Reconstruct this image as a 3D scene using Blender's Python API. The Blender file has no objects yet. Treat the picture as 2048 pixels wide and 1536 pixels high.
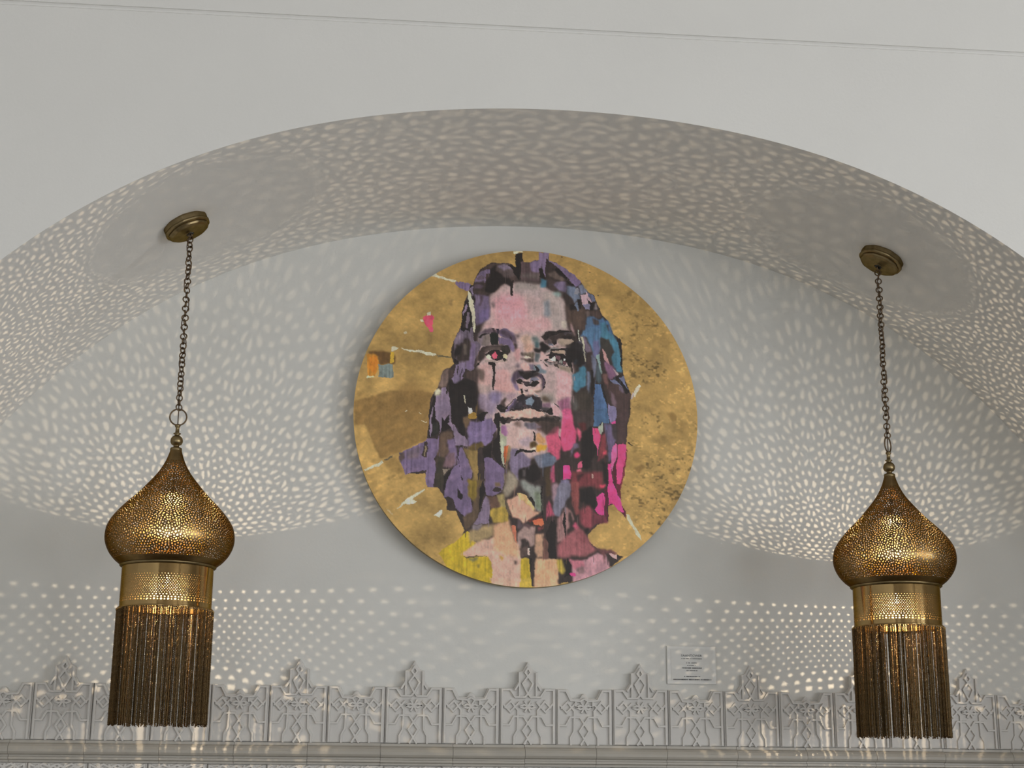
import bpy, bmesh, math, random
import numpy as np
from mathutils import Vector, Matrix
from mathutils.geometry import delaunay_2d_cdt

scene = bpy.context.scene
COL = scene.collection

# ---------------------------------------------------------------- camera
YAW, PITCH, ROLL = math.radians(5.0), math.radians(14.64), math.radians(0.5)
fw = Vector((math.sin(YAW)*math.cos(PITCH), math.cos(YAW)*math.cos(PITCH), math.sin(PITCH)))
r0 = Vector((math.cos(YAW), -math.sin(YAW), 0)); u0 = r0.cross(fw)
rv = r0*math.cos(ROLL)+u0*math.sin(ROLL); uv = u0*math.cos(ROLL)-r0*math.sin(ROLL)
cam_d = bpy.data.cameras.new('camera'); cam = bpy.data.objects.new('camera', cam_d); COL.objects.link(cam)
M = Matrix((rv, uv, -fw)).transposed().to_4x4(); M.translation = Vector((0, -5.35, 1.55))
cam.matrix_world = M
cam_d.sensor_width = 36.0; cam_d.lens = 36.0*2958.0/2048.0; cam_d.clip_start = 0.05
scene.camera = cam

# ---------------------------------------------------------------- world, daylight and added fill through the windows, exposure
world = bpy.data.worlds.new('daylight'); scene.world = world; world.use_nodes = True
bg = world.node_tree.nodes['Background']; bg.inputs[0].default_value = (0.80, 0.90, 1.0, 1); bg.inputs[1].default_value = 0.5
scene.view_settings.view_transform = 'Standard'; scene.view_settings.look = 'None'
scene.view_settings.exposure = 0.0; scene.view_settings.gamma = 1.0; scene.view_settings.use_curve_mapping = False

ROOM_L, ROOM_R, ROOM_B, ROOM_H = -3.6, 8.0, -12.0, 4.5
FRONT_Y = -1.05                                   # face of the arched wall; the niche goes back to y = 0
# windows: (wall, centre along the wall, sill, width, height, daylight watts)
WINDOWS = [('right', -6.4, 0.3, 2.2, 2.4, 190), ('right', -9.6, 0.3, 2.2, 2.4, 215), ('rear', 6.2, 0.3, 2.2, 2.4, 165),
           ('rear', 2.6, 0.3, 2.2, 2.4, 50), ('rear', -1.6, 0.3, 2.2, 2.4, 84)]  # last entry: unseen rear-left window added as fill to even out the front wall
def window_light(wall, c, sill, w, h, watts):
    d = bpy.data.lights.new('window_daylight', 'AREA'); d.shape = 'RECTANGLE'; d.size = w; d.size_y = h
    d.energy = watts; d.color = (0.95, 0.975, 1.0)
    o = bpy.data.objects.new('window_daylight', d); COL.objects.link(o)
    if wall == 'right': o.location = (ROOM_R+0.22, c, sill+h/2); o.rotation_euler = (math.pi/2, 0, math.pi/2)
    else: o.location = (c, ROOM_B-0.22, sill+h/2); o.rotation_euler = (math.pi/2, 0, 0)
    # an area light shines along its local -Z
    if wall == 'right': o.rotation_euler = Vector((-1,0,0)).to_track_quat('-Z','Y').to_euler()
    else: o.rotation_euler = Vector((0,1,0)).to_track_quat('-Z','Y').to_euler()
for w_ in WINDOWS: window_light(*w_)
LAMP_WATTS = 14.5
scene.cycles.max_bounces = 6; scene.cycles.diffuse_bounces = 4; scene.cycles.glossy_bounces = 3; scene.cycles.transmission_bounces = 2
# ---------------------------------------------------------------- painting (flat print on the round panel)
FR = dict(A=(890,500,8.535), B=(1070,500,8.535), C=(840,670,8.533), D=(1000,670,11.815), E=(1110,660,8.083),
          F=(960,780,10.972), G=(790,830,9.037), H=(960,890,9.6), I=(1080,830,9.037), J=(1090,980,7.68),
          K=(870,980,7.3125), L=(680,480,4.266), N=(680,820,4.042), O=(1040,820,4.042), Q=(900,640,5.689), Z=(0,0,1.0))
INK=(28,22,21); BRN=(62,49,46); UMB=(48,38,36); PUR=(104,88,116); LIL=(120,104,124); MAU=(86,72,86); PNK=(184,140,143)
PAL=(170,146,144); BLU=(66,92,124); TEA=(62,104,124); SLT=(92,100,118); MAG=(184,62,108); HOT=(198,62,122); ROS=(180,78,104)
WIN=(92,44,50); PEA=(192,148,116); OCH=(128,104,56); YEL=(172,146,38); CRM=(186,180,156); GRY=(132,122,118); SAG=(112,114,100)
PAINT = r'''
L BRNGOLD 0.6 14|450,1480 480,1300 620,1300 760,1360 780,1536 380,1600 230,1536 150,1470 110,1530 120,1440
N BRNGOLD 0.75 2.5|110,40 400,-60 740,-60 720,120 700,330 480,440 350,500 330,480 270,360 235,280 220,235 205,210 130,235
N GOLDD 0.6 4|350,520 480,470 520,600 430,600 380,560
Z UMB 1 .6|941.6,575 945,560 960,540 975,532 1008,530 1026,540 1026,510 1039,507 1040,530 1055,527 1072,522 1072,505 1093,505 1094,523 1105,525 1130,540 1155,560 1170,583 1185,593 1195,620 1203,635 1212,645 1225,675 1233,680 1240,685 1240,720 1243,760 1252,785 1258,798 1257,830 1250,865 1248,900 1246,940 1240,970 1236,990 1230,1010 1240,1035 1245,1046 1237,1040 1222,1020 1212,1025 1210,1055 1195,1058 1180,1070 1170,1085 1172,1095 1185,1106 1200,1113 1240,1124 1220,1140 1190,1152 1150,1172 1100,1182 1050,1184 1000,1178 950,1164 905,1140 884,1128 895,1118 912,1105 925,1090 929,1079 920,1060 912,1043 895,1042 895,1023 885,1008 875,996 856,996 851,968 815,972 799,936 853,904 856,850 860,815 868,802 874,792 882,764 893,754 903,745 897,731 896,721 901,698 910,680 915,670 917,658 919,632 924,613 931,596
Z 170,144,40 1 1|880,1126 895,1112 930,1090 990,1120 985,1190 930,1170 900,1155
Z 190,152,132 1 2|975,1100 1040,1100 1042,1195 984,1195
Z 176,150,60 1 1|1040,1130 1056,1130 1062,1195 1038,1195
Z 190,150,118 1 1.5|1068,1130 1110,1130 1112,1195 1064,1195
Z 170,126,134 1 2|1138,1140 1205,1118 1215,1150 1160,1180 1140,1180
Z PAL 1 3|972,604 980,594 1003,576 1030,572 1075,575 1105,590 1125,610 1128,650 1135,680 1140,720 1142,760 1140,800 1138,840 1130,870 1110,905 1090,925 1055,935 1020,925 1000,900 985,870 965,840 955,800 950,760 950,720 950,690 960,665 972,640
Z 196,140,148 0.9 9|978,612 1000,596 1040,600 1050,640 1040,662 1000,668 985,650
Z 186,142,144 0.8 7|960,668 990,650 1040,648 1075,650 1072,672 1030,676 1005,672
Z 150,138,134 0.8 8|1078,584 1110,592 1126,620 1126,668 1106,672 1088,650 1080,610
Z 150,136,136 0.7 6|1020,574 1075,578 1080,600 1040,598 1022,590
Z 110,118,128 0.75 4|1082,610 1094,606 1096,640 1084,644
Z 190,146,148 0.8 5|1058,652 1080,640 1096,650 1098,668 1070,672
A BRN 1 1|600,350 700,300 820,270 1000,255 1160,350 1200,370 1200,560 1120,580 1090,720 1110,850 1080,790 1040,640 960,650 900,670 800,770 730,830 600,860 440,840 440,680 470,520 540,450
A INK 1 2|690,380 830,300 800,420 900,480 1060,560 1090,640 1060,700 960,640 900,670 800,770 740,820 620,800 620,600 700,540
A 84,72,72 0.8 4|830,330 1000,280 1060,340 1160,370 1130,500 1000,540 860,430
A 114,101,118 0.9 2|840,310 960,270 1060,320 1090,370 950,400 850,350
A 100,86,110 1 1|480,520 560,440 640,385 700,380 700,460 640,470 625,640 450,640
A MAU 1 1|470,560 560,500 630,520 600,570 480,590
A UMB 0.9 2|450,640 600,600 625,740 600,780 440,800
A 84,68,82 0.9 2|430,690 520,660 600,700 560,740 430,760
A INK 1 .5|1150,90 1270,60 1270,230 1240,230 1240,400 1215,560 1130,470 1100,390 1010,290 1155,330
A CRM 1 .4|1110,35 1280,35 1280,55 1210,60 1210,82 1130,76
A 76,60,62 1 1|1240,240 1400,235 1500,200 1620,190 1620,330 1560,340 1560,640 1240,600
A 102,88,114 1 2|1400,240 1560,200 1610,210 1600,330 1550,430 1420,400
A 88,78,76 0.9 4|1250,440 1560,430 1560,540 1250,520
A 52,41,40 1 2|1240,560 1560,580 1560,640 1250,605
A 136,126,122 .9 5|1180,600 1560,620 1560,720 1200,720 1120,760 1120,640
A INK .9 1|1070,600 1110,570 1095,740 1115,855 1080,850 1050,720
A 92,80,80 .8 3|730,1000 780,1010 790,1090 750,1080
A 96,82,106 1 2|450,860 600,850 700,880 710,1240 700,1290 560,1380 480,1420 450,1200
A 66,52,60 .9 2|530,860 580,860 570,1060 540,1070
A 112,98,118 .9 1.5|470,880 520,880 520,1000 480,1090
A 90,78,112 .9 3|560,1130 700,1080 700,1290 560,1380 520,1260
A PUR 1 .6|110,690 130,640 200,625 330,650 400,690 360,790 320,810 200,760
A INK 1 .6|360,760 380,690 430,690 420,760 450,960 440,1000 410,860
A 112,98,120 1 .5|370,760 420,700 430,860 420,900
A CRM 1 .6|335,810 350,800 385,850 440,1040 470,1270 460,1536 440,1536 410,1250 360,1050
A INK 1 .6|285,970 340,960 370,1090 400,1230 430,1536 330,1536 310,1300 240,1480 215,1480 240,1150
A LIL 1 .6|310,1020 340,1060 300,1160 250,1260 260,1180
A 110,96,110 1 .8|330,1180 360,1180 370,1300 330,1536 290,1536 310,1380
A CRM 1 .5|0,600 110,620 130,640 110,655 0,625
L CRM 1 .4|730,345 775,315 790,350 960,395 960,412 790,372 735,360
B 110,94,118 1 .6|10,50 205,40 190,190 260,240 330,300 440,410 530,490 640,640 700,640 680,560 760,560 730,520 560,380 480,310 340,240 240,200 150,150 130,500 100,420 80,250 20,330
B PUR 1 .6|440,410 480,340 600,400 700,490 760,560 690,640 640,640 540,500
B INK 1 1|30,330 80,330 100,440 140,540 60,540 20,500
B INK 1 1|290,340 330,320 420,390 520,490 500,520 380,470 300,380
B 90,76,70 .9 2|180,420 300,380 480,530 430,570 300,500 200,480
B 60,48,46 1 1.5|160,540 380,560 500,600 500,780 420,780 220,720 170,640
B 98,86,108 1 1.5|270,610 330,570 480,560 500,680 480,760 380,720 290,640
B INK 1 1|480,540 600,590 640,650 620,700 520,600
B SLT 1 2|500,640 640,640 720,760 730,880 640,960 590,840 500,780
B 126,124,134 1 1.2|640,700 690,660 720,720 690,790 640,780
B 100,104,122 1 1.5|700,620 790,600 880,740 850,760 740,790 720,700
B 178,150,158 1 .8|740,790 850,780 860,720 880,790 940,930 900,930 860,860 870,960 780,970
B INK 1 .6|845,850 880,880 930,940 1000,920 1090,1040 1130,1150 1080,1230 960,1240 910,1130 900,960
B 116,112,136 1 1|780,960 870,950 910,980 900,1060 860,1050 830,1060
B 90,94,116 1 1|870,760 900,740 980,810 1010,900 940,920
B UMB 1 2|430,790 600,850 660,960 680,1090 560,1090 480,960
B 72,57,50 1 3|480,960 560,1090 700,1060 780,1040 840,1090 840,1400 740,1450 620,1400 520,1300
B INK 1 2|540,960 640,960 680,1060 580,1080
B INK 1 1|690,880 740,880 760,1040 720,1060
B SLT 1 .8|650,980 690,930 710,1080 690,1090
B 92,78,74 .9 2|840,1090 910,1060 910,1180 850,1200
B 66,52,48 1 2|910,1080 1080,1050 1130,1140 1070,1210 960,1240
B 138,128,132 .8 2|1000,930 1040,960 1060,1050 980,1050
B 128,150,146 .9 4|260,790 360,730 410,780 380,840 290,840
B TEA .9 2|50,530 160,560 150,690 50,700
B 178,166,154 1 1.5|410,1290 470,1250 510,1290 490,1430 420,1400
B BLU 1 2|850,1210 960,1180 1060,1230 1130,1170 1160,1240 1230,1250 1330,1536 800,1536 830,1440
B 74,96,122 1 3|850,1210 940,1200 950,1330 860,1420
B BRN .9 2|950,1210 1060,1250 1080,1310 980,1330
B UMB .9 2|1180,1320 1220,1320 1230,1420 1190,1400
B TEA .9 2|1080,1290 1180,1270 1220,1420 1290,1480 1320,1536 1120,1536
B 150,122,122 .9 2|590,1280 640,1420 660,1536 620,1536 560,1400
C 96,84,98 1 1|520,240 640,20 700,10 850,0 870,230 920,240 1010,300 950,420 890,600 880,740 820,780 560,600 540,480 540,330
C INK 1 1|640,0 820,0 800,100 770,50 720,30 690,90 640,50
C 118,104,120 1 1.5|560,180 640,110 700,130 680,210 600,260 540,350
C UMB 1 1.5|560,320 680,280 700,200 800,190 820,240 800,420 790,600 640,600 560,560 520,520 560,420
C INK 1 2|540,430 600,320 680,320 640,460 560,520
C 96,86,78 .8 2|690,310 740,300 750,480 700,500
C PUR 1 1.5|820,260 890,270 890,600 870,740 760,740 740,620 800,600
C 112,98,122 1 1|560,660 730,620 720,680 740,720 690,880 720,890 640,980 560,990 500,920 540,860 560,740
C INK 1 1|540,560 620,580 620,660 580,680 540,640
C INK .9 1|600,680 625,690 610,860 590,760
C INK .9 1|670,740 690,700 660,880 640,880
C BRN 1 1.5|430,740 450,720 520,760 540,860 500,900 460,890
C 104,86,80 1 2|300,1000 360,800 440,740 440,880 450,980 400,1060 340,1080 280,1050
C BRN 1 2|740,800 900,760 1030,740 1060,820 1040,950 980,980 900,960 770,920
C INK 1 1.5|460,920 560,990 760,900 900,960 950,1010 960,1340 900,1400 800,1390 790,1536 500,1536 480,1300 440,1180 420,1180
C CRM .9 1|715,1190 735,1190 742,1330 725,1330
C LIL 1 .8|220,1220 320,1200 340,1080 410,1060 420,1190 460,1120 480,1300 500,1536 160,1536
C INK 1 .7|150,1536 200,1240 250,1210 230,1400 210,1536
C CRM 1 1.5|230,1120 290,1090 330,1110 310,1200 230,1220
C 184,146,142 .9 3|980,660 1100,620 1190,650 1180,1000 1080,1040 960,960
C 150,130,124 .7 5|960,960 1080,1000 1180,1060 1180,1160 1060,1150 980,1200
C 188,144,142 1 4|1260,740 1400,700 1500,780 1500,1100 1340,1110 1240,1080 1240,880
C 112,100,124 .9 6|1120,1150 1240,1110 1400,1120 1330,1200 1280,1340 1180,1300
C 128,112,132 .8 4|960,1150 1080,1160 1150,1300 1200,1400 1200,1536 980,1420
C 86,72,66 .9 3|930,740 1040,740 1060,830 1030,950 970,900
C INK 1 .6|910,680 950,620 990,590 960,660 900,720
C 118,104,110 1 1.5|940,90 1040,40 1170,20 1190,60 1140,100 1150,260 1080,320 1000,340 940,260
C 108,96,92 1 2|1040,120 1150,110 1150,300 1060,330 1000,300
C INK 1 .6|940,160 1000,110 1130,90 1060,130 980,180
C 22,24,20 1 .6|1130,100 1180,60 1300,70 1290,160 1280,290 1170,300 1150,240
C INK 1 .5|1170,0 1220,0 1230,70 1190,60
C 26,20,38 1 .5|1250,0 1310,0 1300,90 1250,80
C PUR 1 1|1310,30 1420,0 1536,80 1536,180 1480,190 1320,130
C 108,94,118 1 1|1290,150 1400,170 1536,190 1536,400 1480,360 1420,280 1290,270
C UMB 1 1.2|960,400 1020,350 1080,330 1300,300 1440,290 1490,420 1460,470 1380,460 1340,390 1160,400 1060,430 1000,470 950,520
C 140,122,108 1 1.5|1040,400 1160,330 1330,310 1330,380 1160,390 1080,430
C 34,34,28 1 1.2|1340,310 1450,290 1490,400 1420,430 1360,420
C INK 1 .8|1160,400 1240,380 1360,420 1390,470 1360,560 1260,570 1150,540 1080,500 1060,470
C BRN 1 1.5|960,440 1060,440 1080,500 1020,560 960,620 930,560
C 190,176,152 1 .8|1075,510 1120,470 1165,490 1160,560 1110,550
C 190,86,104 1 .7|1160,490 1220,430 1290,470 1270,510 1220,540 1180,530
C 120,60,70 1 .5|1215,465 1250,465 1240,500 1215,500
C 190,176,140 1 .8|1370,470 1420,445 1460,490 1440,530 1380,520
C 172,134,124 1 .8|1280,490 1310,480 1330,520 1290,540
C 150,132,124 1 .8|1040,570 1150,570 1280,580 1470,550 1440,580 1280,610 1150,600 1060,600
C INK 1 1|1120,600 1240,600 1250,640 1220,660 1130,640
C INK 1 1|1195,640 1250,640 1240,800 1215,840 1230,1090 1200,1080 1190,900 1205,780
D 92,78,96 1 1.5|0,0 110,30 260,90 300,180 260,300 200,260 140,230 0,220
D 110,94,118 1 1.5|0,240 120,250 250,330 290,560 220,570 160,470 110,390 0,380
D 58,46,46 1 2|260,340 340,360 360,480 310,560 280,480
D INK .9 1|150,170 230,250 220,290 170,270
D 74,64,64 .9 3|300,110 400,130 400,220 320,240
D 186,150,142 1 3|240,20 400,30 400,110 320,130 260,90
D 178,148,132 1 4|420,200 560,120 680,170 680,330 560,420 440,300
D 184,146,130 1 4|500,420 560,340 730,350 740,480 640,560 520,560
D 104,114,112 1 3|680,190 800,160 880,220 880,380 760,380 690,260
D 70,92,96 1 2|760,300 870,320 870,450 770,440
D INK 1 2|740,450 900,470 890,320 960,300 1120,420 1130,460 1040,520 1000,600 930,520 900,560 760,560
D 86,90,92 1 2|760,580 890,560 880,700 840,800 760,780
D 190,152,148 1 2|900,520 980,560 1000,640 1090,620 1050,680 1000,740 900,720
D 96,84,72 1 2|480,570 740,560 740,720 660,700 560,640 480,640
D 198,180,164 1 1|510,650 560,630 680,695 520,700
D INK .9 1.5|410,590 460,570 480,640 440,650
D 70,56,52 1 2|420,715 740,710 750,800 560,770 430,740
D 186,140,140 1 3|300,520 400,440 400,700 380,800 300,780 280,620
D 206,156,150 1 2.5|440,860 560,820 660,900 660,1000 540,1030 440,960
D 108,96,112 1 2|620,830 760,860 800,960 680,980
D 100,110,118 1 2|720,880 900,860 960,960 1050,1040 1020,1080 860,1060 760,980
D 30,26,30 1 1.2|760,850 860,960 860,1020 720,1060 660,1040 720,990 800,980
D 196,150,150 1 2|900,820 960,840 1020,930 1000,990 920,940
D PUR 1 1.5|210,1240 270,1080 380,1010 520,1080 540,1150 500,1230 400,1180 320,1210 330,1340 400,1460 420,1536 330,1480 240,1360
D INK 1 1|350,1010 450,1050 520,1090 740,1060 720,1160 640,1200 560,1230 480,1180 520,1110 420,1100
D INK 1 .8|330,1240 400,1200 460,1240 430,1310 360,1350
D 50,40,44 1 1|440,1270 560,1280 640,1300 700,1390 620,1400 520,1370
D 114,110,124 1 1|640,1260 720,1130 780,1150 870,1240 700,1250 640,1340
D INK 1 .8|680,1250 780,1240 870,1280 860,1330 800,1360 720,1320
D 120,120,122 1 1.2|640,1340 700,1320 770,1370 700,1400
D 98,80,108 1 1|800,1110 930,1090 1000,1200 1020,1330 990,1440 900,1470 960,1380 950,1240 880,1180
D 190,158,156 1 1.5|880,1200 940,1180 960,1280 900,1370 760,1440 740,1400 840,1360
D INK 1 .5|920,1095 960,1120 1020,1280 1010,1420 930,1480 990,1370 990,1250
D 196,156,150 1 2|360,1380 420,1320 520,1390 560,1440 500,1470 400,1450
D INK .9 .8|0,720 120,760 60,800 0,780
D 88,74,84 .8 3|290,880 360,830 420,870 380,960 300,940
D INK 1 1|1000,60 1100,30 1300,10 1400,0 1654,0 1654,200 1280,200 1280,330 1200,360 1160,240 1060,180 960,150
D 82,82,94 1 1|1170,50 1290,40 1350,90 1280,130 1180,90
D 104,108,134 1 .8|1450,60 1540,25 1654,50 1654,90 1560,70 1520,130 1460,110
D 150,134,132 1 1|1000,110 1060,70 1140,110 1080,170 1010,160
D 188,160,164 1 1.2|970,240 1040,220 1070,280 1040,350 980,320
D 110,114,130 1 1|1060,270 1110,240 1160,280 1200,390 1100,380
D 150,132,118 1 1.5|1280,230 1400,200 1560,190 1654,220 1654,300 1560,360 1460,390 1380,330
D 124,106,100 1 2|1240,390 1320,360 1500,370 1500,400 1280,400
D 118,112,110 1 .8|1030,540 1150,440 1220,400 1440,440 1260,440 1160,490 1050,570
D INK 1 .8|1130,480 1240,440 1500,430 1654,400 1654,1030 1560,860 1500,600 1280,470 1160,560 1090,660 1110,580
D 152,132,116 1 1.2|1120,560 1180,510 1330,480 1480,490 1500,570 1440,590 1240,560
D INK 1 .8|1090,660 1140,590 1280,580 1480,600 1560,640 1560,760 1500,830 1300,790 1180,760
D 196,190,174 1 1|1120,700 1240,640 1260,770 1180,750
D 104,72,78 1 1|1250,620 1330,610 1370,660 1330,740 1260,700
D 214,210,196 1 .8|1435,690 1470,670 1495,700 1470,730 1440,720
D 104,68,74 1 1|1430,740 1510,740 1500,810 1440,800
D 128,128,122 1 1.2|1320,740 1400,730 1430,800 1340,790
D INK 1 .6|990,740 1060,690 1100,720 1060,770 1200,780 1300,800 1480,830 1480,850 1200,810 1040,790
D INK 1 .6|880,750 930,740 950,770 920,780
D 122,112,112 1 1|960,780 1180,800 1280,830 1500,840 1560,870 1400,870 1200,850 1050,830
D BRN 1 .8|960,790 1080,890 1090,920 1040,910
D 140,124,110 1 2|1200,830 1380,870 1620,870 1620,1010 1500,1020 1380,940 1260,900
D UMB .9 1|1200,830 1300,840 1340,930 1240,910 1200,880
D INK 1 .6|1510,860 1545,860 1545,890 1515,890
E 62,58,66 1 2|300,280 420,230 480,480 470,640 420,670 300,560 200,560 130,480 140,380 270,340
E INK 1 2|140,400 280,370 440,480 450,640 360,660 340,600 240,560 140,520
E 72,100,128 1 2|380,180 420,60 560,0 700,0 720,200 700,380 640,480 570,420 540,300 460,180
E 92,92,124 1 2.5|580,260 680,200 700,420 640,520 580,470
E TEA 1 1.5|700,130 790,60 880,110 960,180 1000,260 1020,440 1050,560 1060,740 980,760 900,640 880,500 940,420 900,340 860,220 800,200 720,180
E 52,48,44 1 2|700,190 800,210 860,190 870,300 920,360 900,440 880,520 820,600 760,480 720,420
E INK 1 1|980,190 1020,160 1045,220 1040,300 1060,520 1065,700 1030,640 1025,440 1000,300
E 104,90,104 1 2|370,180 420,170 520,300 560,420 480,440 430,300
E UMB 1 2|470,470 560,460 580,620 570,720 480,740 470,580
E 96,98,116 1 2|570,480 640,500 640,620 610,860 580,880
E INK .9 1|540,720 570,720 600,900 560,1200 540,1180
E 124,144,142 1 1|640,470 690,450 700,640 740,760 720,800 680,700 650,560
E 60,70,76 1 2|640,620 690,700 740,860 690,960 620,900
E UMB 1 1.5|700,380 760,440 760,640 800,800 820,960 900,1200 980,1320 960,1536 840,1290 800,1100 740,960
E 168,128,126 1 1.2|740,380 790,430 830,560 860,620 800,600 770,520
E 112,80,104 1 1.5|770,580 860,610 940,700 980,800 920,860 850,880 790,740
E 150,132,136 1 .8|900,690 960,740 1000,800 970,810
E 98,102,128 1 1.2|860,880 960,880 1080,810 1100,940 1180,1090 1100,1010 980,960 920,950
E 64,48,46 1 2|760,880 860,920 980,960 1100,1020 1190,1120 1180,1280 1140,1400 1150,1536 960,1536 960,1320 850,1150
E INK 1 1|920,850 1020,800 1050,800 990,850 1090,960 1180,1080 1110,1110 1050,980 960,900
E 106,92,110 .9 1.5|1000,980 1060,1000 1090,1100 1030,1080
E 100,70,66 1 2|740,780 820,800 830,960 780,960
E 102,82,90 1 2|840,1060 920,1120 960,1280 960,1400 880,1260
E TEA 1 1.5|240,820 350,760 360,690 430,670 470,700 460,980 360,1060 320,1120 260,1060
E 70,92,116 1 1.5|270,580 310,550 340,590 320,640 280,640
E SLT 1 1.5|480,740 540,740 540,900 500,1180 480,1000
E 54,46,40 1 3|330,1120 460,1060 560,1180 600,1536 220,1536 220,1280
E 92,88,86 .8 4|230,1240 300,1160 330,1340 290,1480
E 72,96,132 1 1|610,960 720,960 750,1060 800,1280 840,1536 600,1536 600,1200
E 116,108,138 1 1|820,1280 860,1300 960,1340 970,1500 960,1536 840,1536
E INK .9 .8|700,960 740,960 810,1240 820,1400 790,1280
E 190,148,150 1 4|0,760 120,760 220,820 230,1040 210,1200 0,1220
E 140,88,112 1 4|0,1260 210,1200 210,1400 60,1420
E 190,70,104 1 3|120,1420 210,1390 240,1536 110,1536
E 178,180,168 1 .7|345,60 360,60 360,220 375,280 350,240
E 176,172,150 .9 .7|380,180 410,180 440,300 470,600 450,600 430,420
E 160,150,150 1 .8|1200,1140 1225,1080 1250,1100 1235,1170 1200,1200
E 190,180,160 1 .8|1270,1010 1340,930 1360,960 1300,1080 1260,1170 1240,1120
F 112,100,128 .9 7|150,260 400,240 420,420 360,520 200,560 160,480
F 122,108,128 .8 5|60,420 300,480 330,600 260,760 120,640
F 192,146,142 .9 5|300,20 640,20 660,130 760,200 640,220 300,230
F 150,124,134 .9 4|560,260 740,230 740,320 600,420 500,360
F BRN 1 2|420,440 520,360 540,400 500,480 520,560 420,600 380,560
F INK 1 .8|320,520 410,510 440,560 380,570 500,610 510,690 410,680 340,560
F PUR 1 1|520,660 560,560 640,480 740,370 770,480 720,560 620,620 540,680
F INK 1 .6|500,600 580,480 720,370 720,390 600,490 530,600 520,680
F 40,34,40 1 1|760,350 860,270 940,310 1060,330 1130,290 1290,310 1310,420 1320,560 1250,600 1100,570 860,560 700,590 740,500 800,450
F 118,136,150 1 1.5|920,400 1040,370 1120,350 1120,460 1060,560 960,500
F 110,104,112 1 1.5|800,480 860,420 890,520 800,540
F 150,108,116 1 1|880,510 950,470 980,540 900,540
F INK 1 1|760,370 840,370 800,440 760,430
F INK 1 1|860,260 920,280 900,360 880,500 860,400
F INK 1 1|1110,300 1260,330 1270,560 1130,560 1080,480 1130,400
F 86,78,70 .9 1.5|1180,400 1230,360 1220,520 1180,520
F 204,168,158 1 1|860,240 940,240 1000,290 1040,250 1140,220 1240,240 1240,310 1170,320 1130,280 1000,320 940,310
F 150,146,148 1 1.2|1150,260 1240,250 1240,310 1190,330
F 206,160,152 1 1.2|760,220 860,200 860,270 790,270
F INK 1 .6|850,150 890,150 890,240 870,280 845,240
F 60,44,48 1 .8|930,180 1010,140 1000,200 950,210
F 196,158,148 1 1.5|1010,180 1120,150 1280,80 1340,120 1160,180 1130,230 1040,250
F 88,72,56 1 2|1130,190 1290,160 1330,140 1280,190 1180,210
F INK .8 .6|1360,60 1390,60 1380,120 1280,170 1350,110
F 122,114,108 .9 5|1260,220 1560,220 1600,400 1480,420 1300,420
F 78,64,52 1 3|1310,320 1400,300 1500,400 1480,440 1320,400
F 118,90,104 1 1.5|1320,450 1500,440 1510,520 1400,580 1300,530
F 56,50,52 1 2|1270,530 1420,560 1520,540 1480,620 1400,660 1300,610
F INK 1 1|1420,620 1510,530 1560,660 1540,720 1400,680
F 190,150,152 1 1|1510,480 1580,440 1660,540 1730,620 1700,700 1650,810 1560,740 1540,640
F INK 1 .6|1590,420 1700,530 1680,540 1600,460
F 206,160,146 1 1|420,720 600,690 760,600 920,580 1060,590 1260,610 1290,640 1220,780 1060,810 860,790 700,820 580,760 480,820 430,780
F 140,112,112 1 1.5|1060,620 1260,620 1280,700 1220,790 1080,780
F 160,126,116 1 1.5|680,640 860,610 860,680 760,740 680,700
F INK .9 1|740,720 820,690 800,740 740,760
F INK .9 1|1190,680 1240,650 1230,720 1190,720
F INK 1 .6|560,660 740,580 860,565 1060,570 1260,590 1400,640 1290,640 1060,590 860,580 700,620
F INK 1 1|270,720 380,680 420,800 540,780 580,740 720,770 600,790 540,900 500,950 400,890 400,1536 380,1536 340,1060 260,860
F 64,50,44 1 2|840,800 960,760 1040,830 1240,800 1300,760 1400,700 1560,760 1660,830 1740,780 1740,1000 1560,1080 1440,1160 1320,1080 1240,920 1000,880 860,850
F INK 1 1|1020,880 1280,820 1240,870 1100,870
F 120,106,100 1 2|1290,650 1400,680 1380,840 1300,800
F 176,170,156 1 .8|1440,760 1540,750 1660,830 1620,840 1540,790 1470,790
F 92,88,96 1 2|940,900 1180,890 1200,1060 1000,1040 930,980
F 104,62,58 .9 3|1180,930 1290,940 1300,1090 1220,1060
F 202,160,152 1 1.5|570,880 680,800 740,850 680,900 600,940 540,950
F 112,90,82 .9 3|680,900 800,860 860,960 820,1030 700,960
F 186,156,150 1 3|560,1010 700,980 860,1050 1100,1070 1120,1300 1040,1360 1040,1480 900,1480 800,1460 560,1440 540,1240
F 150,132,142 .8 4|800,1300 1030,1200 1110,1300 1040,1440 860,1420
F 140,96,132 1 1.5|410,1000 520,960 560,1120 540,1240 480,1200 420,1140
F 150,150,128 1 1.2|400,920 440,960 410,1020 430,1160 540,1240 520,1400 480,1450 480,1536 410,1536
F INK 1 1|1110,1080 1150,1120 1170,1300 1120,1310 1130,1200
F 176,132,92 1 2|1170,1160 1240,1120 1400,1260 1400,1360 1250,1350 1180,1300
F 196,140,50 1 1.5|1200,1400 1260,1360 1420,1400 1400,1500 1200,1536
F 76,58,32 1 1.5|1040,1340 1160,1310 1220,1380 1190,1460 1060,1460
F 192,182,160 1 .6|1060,1480 1190,1470 1180,1500 1070,1510
F ROS 1 2|1420,1180 1560,1060 1600,960 1670,970 1680,1200 1740,1260 1720,1536 1440,1536
F 190,76,108 1 2|1760,900 1830,700 1900,600 1975,680 1975,1400 1850,1500 1780,1440 1720,1300 1740,1180
F INK .9 1|1690,1180 1740,1200 1740,1300 1700,1240
F 96,86,88 1 1.5|1690,740 1760,740 1740,880 1680,860
F PUR 1 1|0,930 80,780 160,720 320,990 330,1070 250,1180 250,1280 80,1450 0,1440
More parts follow.
